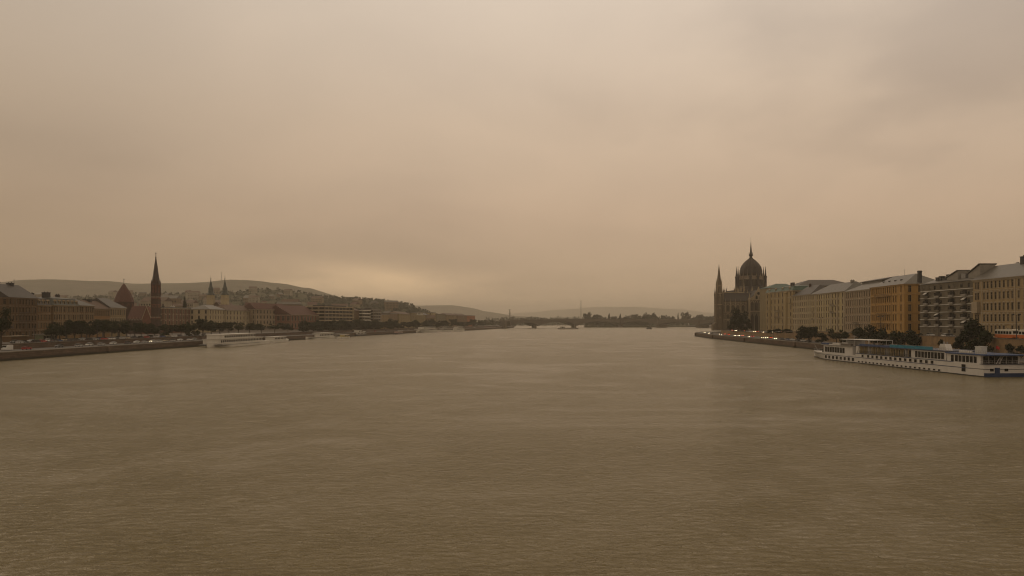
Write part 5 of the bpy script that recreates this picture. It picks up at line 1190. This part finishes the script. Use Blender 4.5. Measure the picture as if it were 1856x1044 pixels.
def on(path, off, px):
    """the place on a line beside the quay that lies on a bearing"""
    pp = offs(path, off); best = None
    for (x0, y0), (x1, y1) in zip(pp, pp[1:]):
        if y0 < 200: continue
        a = x0 * F / y0 + 928 - px; b_ = x1 * F / y1 + 928 - px
        if a * b_ <= 0: t = a / (a - b_) if a != b_ else 0; best = (x0 + (x1 - x0) * t, y0 + (y1 - y0) * t, math.atan2(y1 - y0, x1 - x0)); break
    return best
# west quay road
q_ = [(13, 'white', 0, 0), (47, 'red', 0, 0), (106, 'dark grey', 0, 0), (142, 'silver', 0, 0), (161, 'white', 0, 0), (183, 'silver', 0, 0), (205, 'white', 0, 0), (231, 'dark grey', 0, 0), (247, 'white', 0, 0), (262, 'silver', 0, 0), (276, 'white', 1, 0), (288, 'white', 0, 0), (300, 'beige', 0, 0), (313, 'silver', 0, 0), (326, 'white', 0, 0), (343, 'white', 0, 0), (352, 'silver', 0, 0)]
for k, (px, cl_, lit, tl) in enumerate(q_):
    p = on(LQd, -8.2 if k % 2 else -11.8, px)
    if p: car(p[0], p[1], QZ + .006, p[2] + (math.pi if k % 2 == 0 else 0), cl_, '%s %s on the lower quay road by the church, %s from the near end' % (cl_, 'van' if k == 0 else 'car', ORD[k]), 'cars on the lower quay road by the church', lit, tl, van=(k == 0), name='van' if k == 0 else 'car')
tcol = ['dark grey', 'silver', 'dark grey', 'white', 'black', 'beige', 'red', 'silver', 'blue', 'black']
for k in range(34):
    px = 24 + k * 10.4 + rnd.uniform(-2, 2); p = on(LQd, -22.6 if k % 3 else -30, px); c_ = tcol[(k * 7 + k // 4) % 10]
    if p: car(p[0], p[1], 5.21, p[2] + (0 if k % 3 else math.pi), c_, '%s car on the upper terrace under the tree row, %s from the near end' % (c_, ORD[k]), 'cars on the upper terrace by the church', 0, 0)
for k in range(14):
    px = 640 + k * 20; p = on(LQd, -10, px); c_ = tcol[(k * 3) % 10]
    if p: car(p[0], p[1], QZ + .006, p[2], c_, 'tiny %s car on the far quay behind the moored boats, %s from the tug' % (c_, ORD[k]), 'tiny cars on the far quay', 0, 0)
# east quay road, a queue with its lamps lit
eq = [1266, 1272, 1277, 1284, 1291, 1305.5, 1313, 1320, 1331, 1338, 1345, 1356, 1363, 1373, 1381, 1388, 1396, 1404, 1418, 1428, 1436, 1446, 1456, 1466]
for k, px in enumerate(eq):
    away = k in (6, 7, 10, 12, 16); p = on(RQd, 10.3 if away else 5.8, px); c_ = ['dark grey', 'silver', 'black', 'white', 'dark grey', 'blue', 'silver'][k % 7]
    if p: car(p[0], p[1], QZ + .006, p[2] + (0 if away else math.pi), c_, '%s car %s on the curving quay road, %s from the tip' % (c_, 'showing red tail lamps' if away else 'with lit headlamps' if k % 3 != 1 and px < 1415 else 'without headlamps', ORD[k]), 'queue of cars on the curving quay road', int(k % 3 != 1 and px < 1415), int(px < 1440))
for k in range(22):
    px = 1316 + k * 5.6; p = on(RU, 8.6 if k % 4 == 2 else 5.0, px); c_ = ['black', 'dark grey', 'silver', 'white', 'beige'][k % 5]
    if p: car(p[0], p[1], rz_up(p[1]) + .01, p[2] + (0 if k % 4 == 2 else math.pi), c_, '%s car on the upper street before the domed palace, %s from its tower' % (c_, ORD[k]), 'cars on the upper street by the palace', int(k % 3 == 0 and k < 16), 1)
for k, px in enumerate((1687, 1714, 1722)):
    p = on(RU, 3.2, px); c_ = ('silver', 'white', 'dark grey')[k]
    if p: car(p[0], p[1], 8.51, p[2] + math.pi, c_, '%s parked car below the grey modern flats' % c_, 'cars parked below the modern flats')
# ------------------------------------------------------------------ tram on the upper street
tram_o = mat('tram_orange', (.50, .125, .02), .4, .1, .5, spec=.5); tram_c = mat('tram_cream', (.56, .52, .44), .4, .1, .5, spec=.5)
for k, (px, lab) in enumerate(((1825, 'orange and cream tram car leading on the upper street'), (1871, 'orange and cream tram car coupled behind the leading one'))):
    p = on(RU, 6.2, px); ang = p[2]; e = empty('tram_car', (p[0], p[1], 8.51), ang, lab, 'tram', 'coupled tram cars'); L2 = 5.6
    b = MB(); b.prof([(-L2, .55), (L2, .55), (L2 + .25, 1.0), (L2 + .2, 1.75), (-L2 - .2, 1.75), (-L2 - .25, 1.0)], 'y', -1.15, 1.15); b.build('lower_body', tram_o, e)
    b = MB(); b.prof([(-L2 - .2, 1.751), (L2 + .2, 1.751), (L2 - .1, 3.3), (-L2 + .1, 3.3)], 'y', -1.13, 1.13); b.build('upper_body', tram_c, e)
    b = MB(); b.prof([(-L2, 3.301), (L2, 3.301), (L2 - .5, 3.62), (-L2 + .5, 3.62)], 'y', -1.05, 1.05); b.build('roof', tram_c, e)
    for i in range(6): u = -L2 + .5 + i * 1.85; b = MB(); b.box(u, u + 1.4, 1.09, 1.16, 1.95, 2.9); b.build('window', glass, e)
    for s in (-1, 1): b = MB(); b.box(s * (L2 + .02) - .12, s * (L2 + .02) + .12, -.9, .9, 2.0, 3.0); b.build('windscreen', glass, e)
    for u in (-3.2, 3.2): b = MB(); b.box(u - 1.1, u + 1.1, -.9, .9, .1, .56); b.build('bogie', dark, e)
    b = MB(); b.bar((-.9, 0, 3.6), (.4, 0, 4.4), .05); b.bar((.4, 0, 4.4), (-.3, 0, 5.1), .05); b.bar((-.3, -.8, 5.1), (-.3, .8, 5.1), .05); b.build('pantograph', dark, e)
# lamps and poles
for k, px in enumerate((1843, 1702, 1596, 1530, 1488)):
    p = on(RU, 2.2, px); e = empty('street_lamp', (p[0], p[1], rz_up(p[1])), p[2] + math.pi / 2, 'dark street lamp post on the tram street wall, %s from the tram' % ORD[k], 'street lamp', 'street lamps on the tram street')
    b = MB(); b.bar((0, 0, 0), (0, 0, 8.6), .13, 0, .08, 8); b.lathe([(.25, 0), (.25, .8), (.12, .9)], 8); b.build('post', dark, e)
    for s in (-1, 1): b = MB(); b.bar((0, 0, 8.5), (s * 1.1, 0, 8.8), .05); b.lathe([(.12, 8.75), (.35, 8.55), (.3, 8.95), (.05, 9.1)], 8, s * 1.1); b.build('lantern', dark, e)
for k, px in enumerate((20, 62, 118, 176, 236, 300, 352)):
    p = on(LQd, -20.6, px); e = empty('street_lamp', (p[0], p[1], 5.2), 0, 'thin street lamp on the church bank terrace edge, %s from the near end' % ORD[k], 'street lamp', 'street lamps on the church bank')
    b = MB(); b.bar((0, 0, 0), (0, 0, 7), .11, 0, .07, 6); b.build('post', dark, e); b = MB(); b.lathe([(.1, 6.9), (.3, 7.1), (.26, 7.6), (.05, 7.8)], 8); b.build('lantern', dark, e)
for k, px in enumerate((1276, 1312, 1352, 1402, 1452)):
    p = on(RQd, 13.6, px); e = empty('street_lamp', (p[0], p[1], QZ), p[2] + math.pi / 2, 'thin street lamp beside the curving quay road, %s from the tip' % ORD[k], 'street lamp', 'street lamps on the curving quay road')
    b = MB(); b.bar((0, 0, 0), (0, 0, 7.5), .11, 0, .07, 6); b.build('post', dark, e); b = MB(); b.bar((0, 0, 7.4), (0, 1.4, 7.8), .06); b.box(-.15, .15, 1.2, 2.0, 7.72, 7.9); b.build('lantern', dark, e)
e = empty('tram_stop', (lp(84, -232)[0], lp(84, -232)[1], GZ), R(90), 'low greenish kiosk with pale flat roof on the church bank', 'kiosk')
b = MB(); b.box(-6, 6, -2, 2, 0, 3.2); b.build('wall', mat('kiosk_green', (.14, .15, .09), .7, .2, .5), e); b = MB(); b.box(-7, 7, -2.8, 2.8, 3.2, 3.5); b.build('roof', trim_g, e)
for i in range(5): b = MB(); b.box(-5.4 + i * 2.3, -3.8 + i * 2.3, -2.06, -1.97, .9, 2.7); b.build('window', glass, e)
b = MB(); b.box(-7, 7, -2.85, -2.81, 2.6, 3.9); b.build('fascia', mat('kiosk_fascia', (.30, .29, .20), .7, .15, .5), e)
e = empty('pavilion', (lp(27, -236)[0], lp(27, -236)[1], GZ), R(90), 'long low pavilion with pale awning edge below the brown house', 'pavilion')
b = MB(); b.box(-6, 6, -2, 2, 0, 2.6); b.build('wall', stucco('brown', (.2,.12,.06)), e); b = MB(); b.box(-6.6, 6.6, -2.8, 2.6, 2.6, 2.85); b.build('awning', trim_l, e)
# ------------------------------------------------------------------ bank trees
def ztree(px, Y, ytop, base): return PX(px, Y), Y, base, PZ(ytop, Y) - base
lt = [(2, 300, 560, 7.5, 'round'), (94, 388, 589, 9, 'round'), (108, 398, 583, 10, 'round'), (121, 404, 582, 10, 'round'), (135, 408, 579.5, 11, 'round'), (148, 414, 581, 10, 'round'), (162, 424, 583, 10, 'round'), (176, 428, 580, 10.5, 'round'), (189, 436, 580.5, 10, 'round'), (203, 444, 581, 10, 'round'), (216, 450, 580, 11, 'round'), (230, 458, 581, 10, 'round'), (244, 470, 584, 9, 'round'), (256, 476, 583, 10, 'round'), (268, 482, 585, 10, 'round'), (280, 490, 587, 9, 'round'), (298, 500, 586, 9, 'bushy'), (312, 506, 588, 9, 'round'), (328, 512, 586, 10, 'round'), (341, 508, 582.5, 9, 'tall'), (352, 516, 584, 9, 'bushy'), (368, 524, 577, 11, 'round'), (383, 540, 580, 11, 'round'), (398, 556, 584, 11, 'round'), (415, 580, 583, 11, 'round'), (432, 600, 585, 11, 'round'), (452, 620, 585, 12, 'round'), (474, 645, 586, 12, 'round'), (498, 670, 586, 12, 'round'), (522, 690, 586, 12, 'round')]
for k, (px, Y, yt, wd, sh) in enumerate(lt):
    x, y, z, h = ztree(px, Y, yt, GZ)
    tree(x, y, z, h, wd, sh, 'dark street tree on the church bank, %s of the row from the near end' % ORD[k], 'street trees on the church bank', clear=.2 if sh == 'round' else .08)
Yc = 770.; tree(PX(335, Yc), Yc, 12, PZ(535.5, Yc) - 12, 8, 'tall', 'tall dark cypress like tree rising over the long reddish house roof', None)
for k in range(38):
    px = 550 + k * 8.7 + rnd.uniform(-2, 2); p = on(LQd, -27, px)
    if not p: continue
    yt = (588, 586, 589, 584)[k % 4] + rnd.uniform(-1.5, 1.5) - (1 if px > 700 else 0); h = (PZ(yt, p[1]) - GZ) * 1.35
    tree(p[0], p[1], GZ, max(9, h), rnd.uniform(15, 20), 'round' if k % 3 else 'bushy', 'dark tree in the far quay row below the flats, %s from the market hall' % ORD[k], 'trees in the long far quay row', clear=.02)
rt = [(1339, 700, 557, 18, 6.0, 'round', 'big round dark tree in front of the domed palace'), (1330, 690, 570, 13, 6.0, 'bushy', 'smaller tree leaning against the big one before the palace'), (1352, 670, 572, 12, 6.0, 'bushy', 'dark bushy tree before the palace pavilion'), (1396, 560, 597, 9, 6.2, 'bushy', 'low dark bush below the yellowish house, nearest the palace'), (1409, 540, 595, 9, 6.6, 'bushy', 'low dark bush below the yellowish house bay tower'), (1425, 520, 595.5, 10, 7, 'bushy', 'dark wide bush at the corner of the yellowish house'), (1453, 470, 589.5, 10, 3.2, 'round', 'dark tree on the lower quay under the pale grey house'), (1470, 450, 591, 9, 3.2, 'round', 'dark tree on the lower quay under the cream corner house'), (1489, 432, 602, 9, 3.2, 'bushy', 'low dark bush by the bow of the cruise ship'), (1516, 430, 597, 9, 3.2, 'round', 'dark tree on the quay beside the ship foredeck'), (1532, 420, 600, 8, 3.2, 'bushy', 'low tree behind the ship wheelhouse'), (1562, 395, 592, 9, 3.2, 'round', 'dark broad tree before the pinkish stone house'), (1584, 385, 588, 12, 3.2, 'round', 'largest dark tree before the orange house'), (1600, 378, 597, 8, 3.2, 'bushy', 'low dark tree at the foot of the orange house'), (1622, 362, 598, 8, 3.2, 'round', 'dark tree on the quay under the orange house balconies'), (1640, 352, 596, 9, 3.2, 'round', 'dark tree on the quay under the orange house corner'), (1657, 345, 598, 8, 3.2, 'round', 'dark tree between the orange house and the modern flats'), (1706, 318, 613, 4, 3.2, 'bushy', 'small bush against the ochre retaining wall'), (1764, 296, 573, 12, 3.2, 'bushy', 'tallest dark tree on the quay beside the tram'), (1745, 300, 603, 9, 3.2, 'bushy', 'spreading dark bush on the flats side of the tallest tree'), (1786, 284, 597, 9, 3.2, 'bushy', 'spreading dark tree between the tallest one and the tram'), (1830, 262, 621, 5, 3.2, 'bushy', 'small bush on the quay below the tram'), (1851, 255, 624, 5, 3.2, 'bushy', 'small bush at the quay edge beside the ship stern')]
for px, Y, yt, wd, z, sh, lab in rt:
    x, y, z, h = ztree(px, Y, yt, z); tree(x, y, z, h, wd, sh, lab, 'trees on the east quay', clear=.05)

# ------------------------------------------------------------------ rain haze
HAZE = 1.35e-4
b = MB(); b.box(-14300, 14300, -650, 14300, -6.5, 242)
hm = bpy.data.materials.new('haze_air'); hm.use_nodes = True; t = hm.node_tree; t.nodes.clear()
o_ = t.nodes.new('ShaderNodeOutputMaterial'); v_ = t.nodes.new('ShaderNodeVolumePrincipled'); v_.inputs['Color'].default_value = (.97, .91, .82, 1); v_.inputs['Density'].default_value = HAZE; v_.inputs['Anisotropy'].default_value = .1
t.links.new(v_.outputs[0], o_.inputs['Volume'])
b.build('haze', hm, kind='stuff')
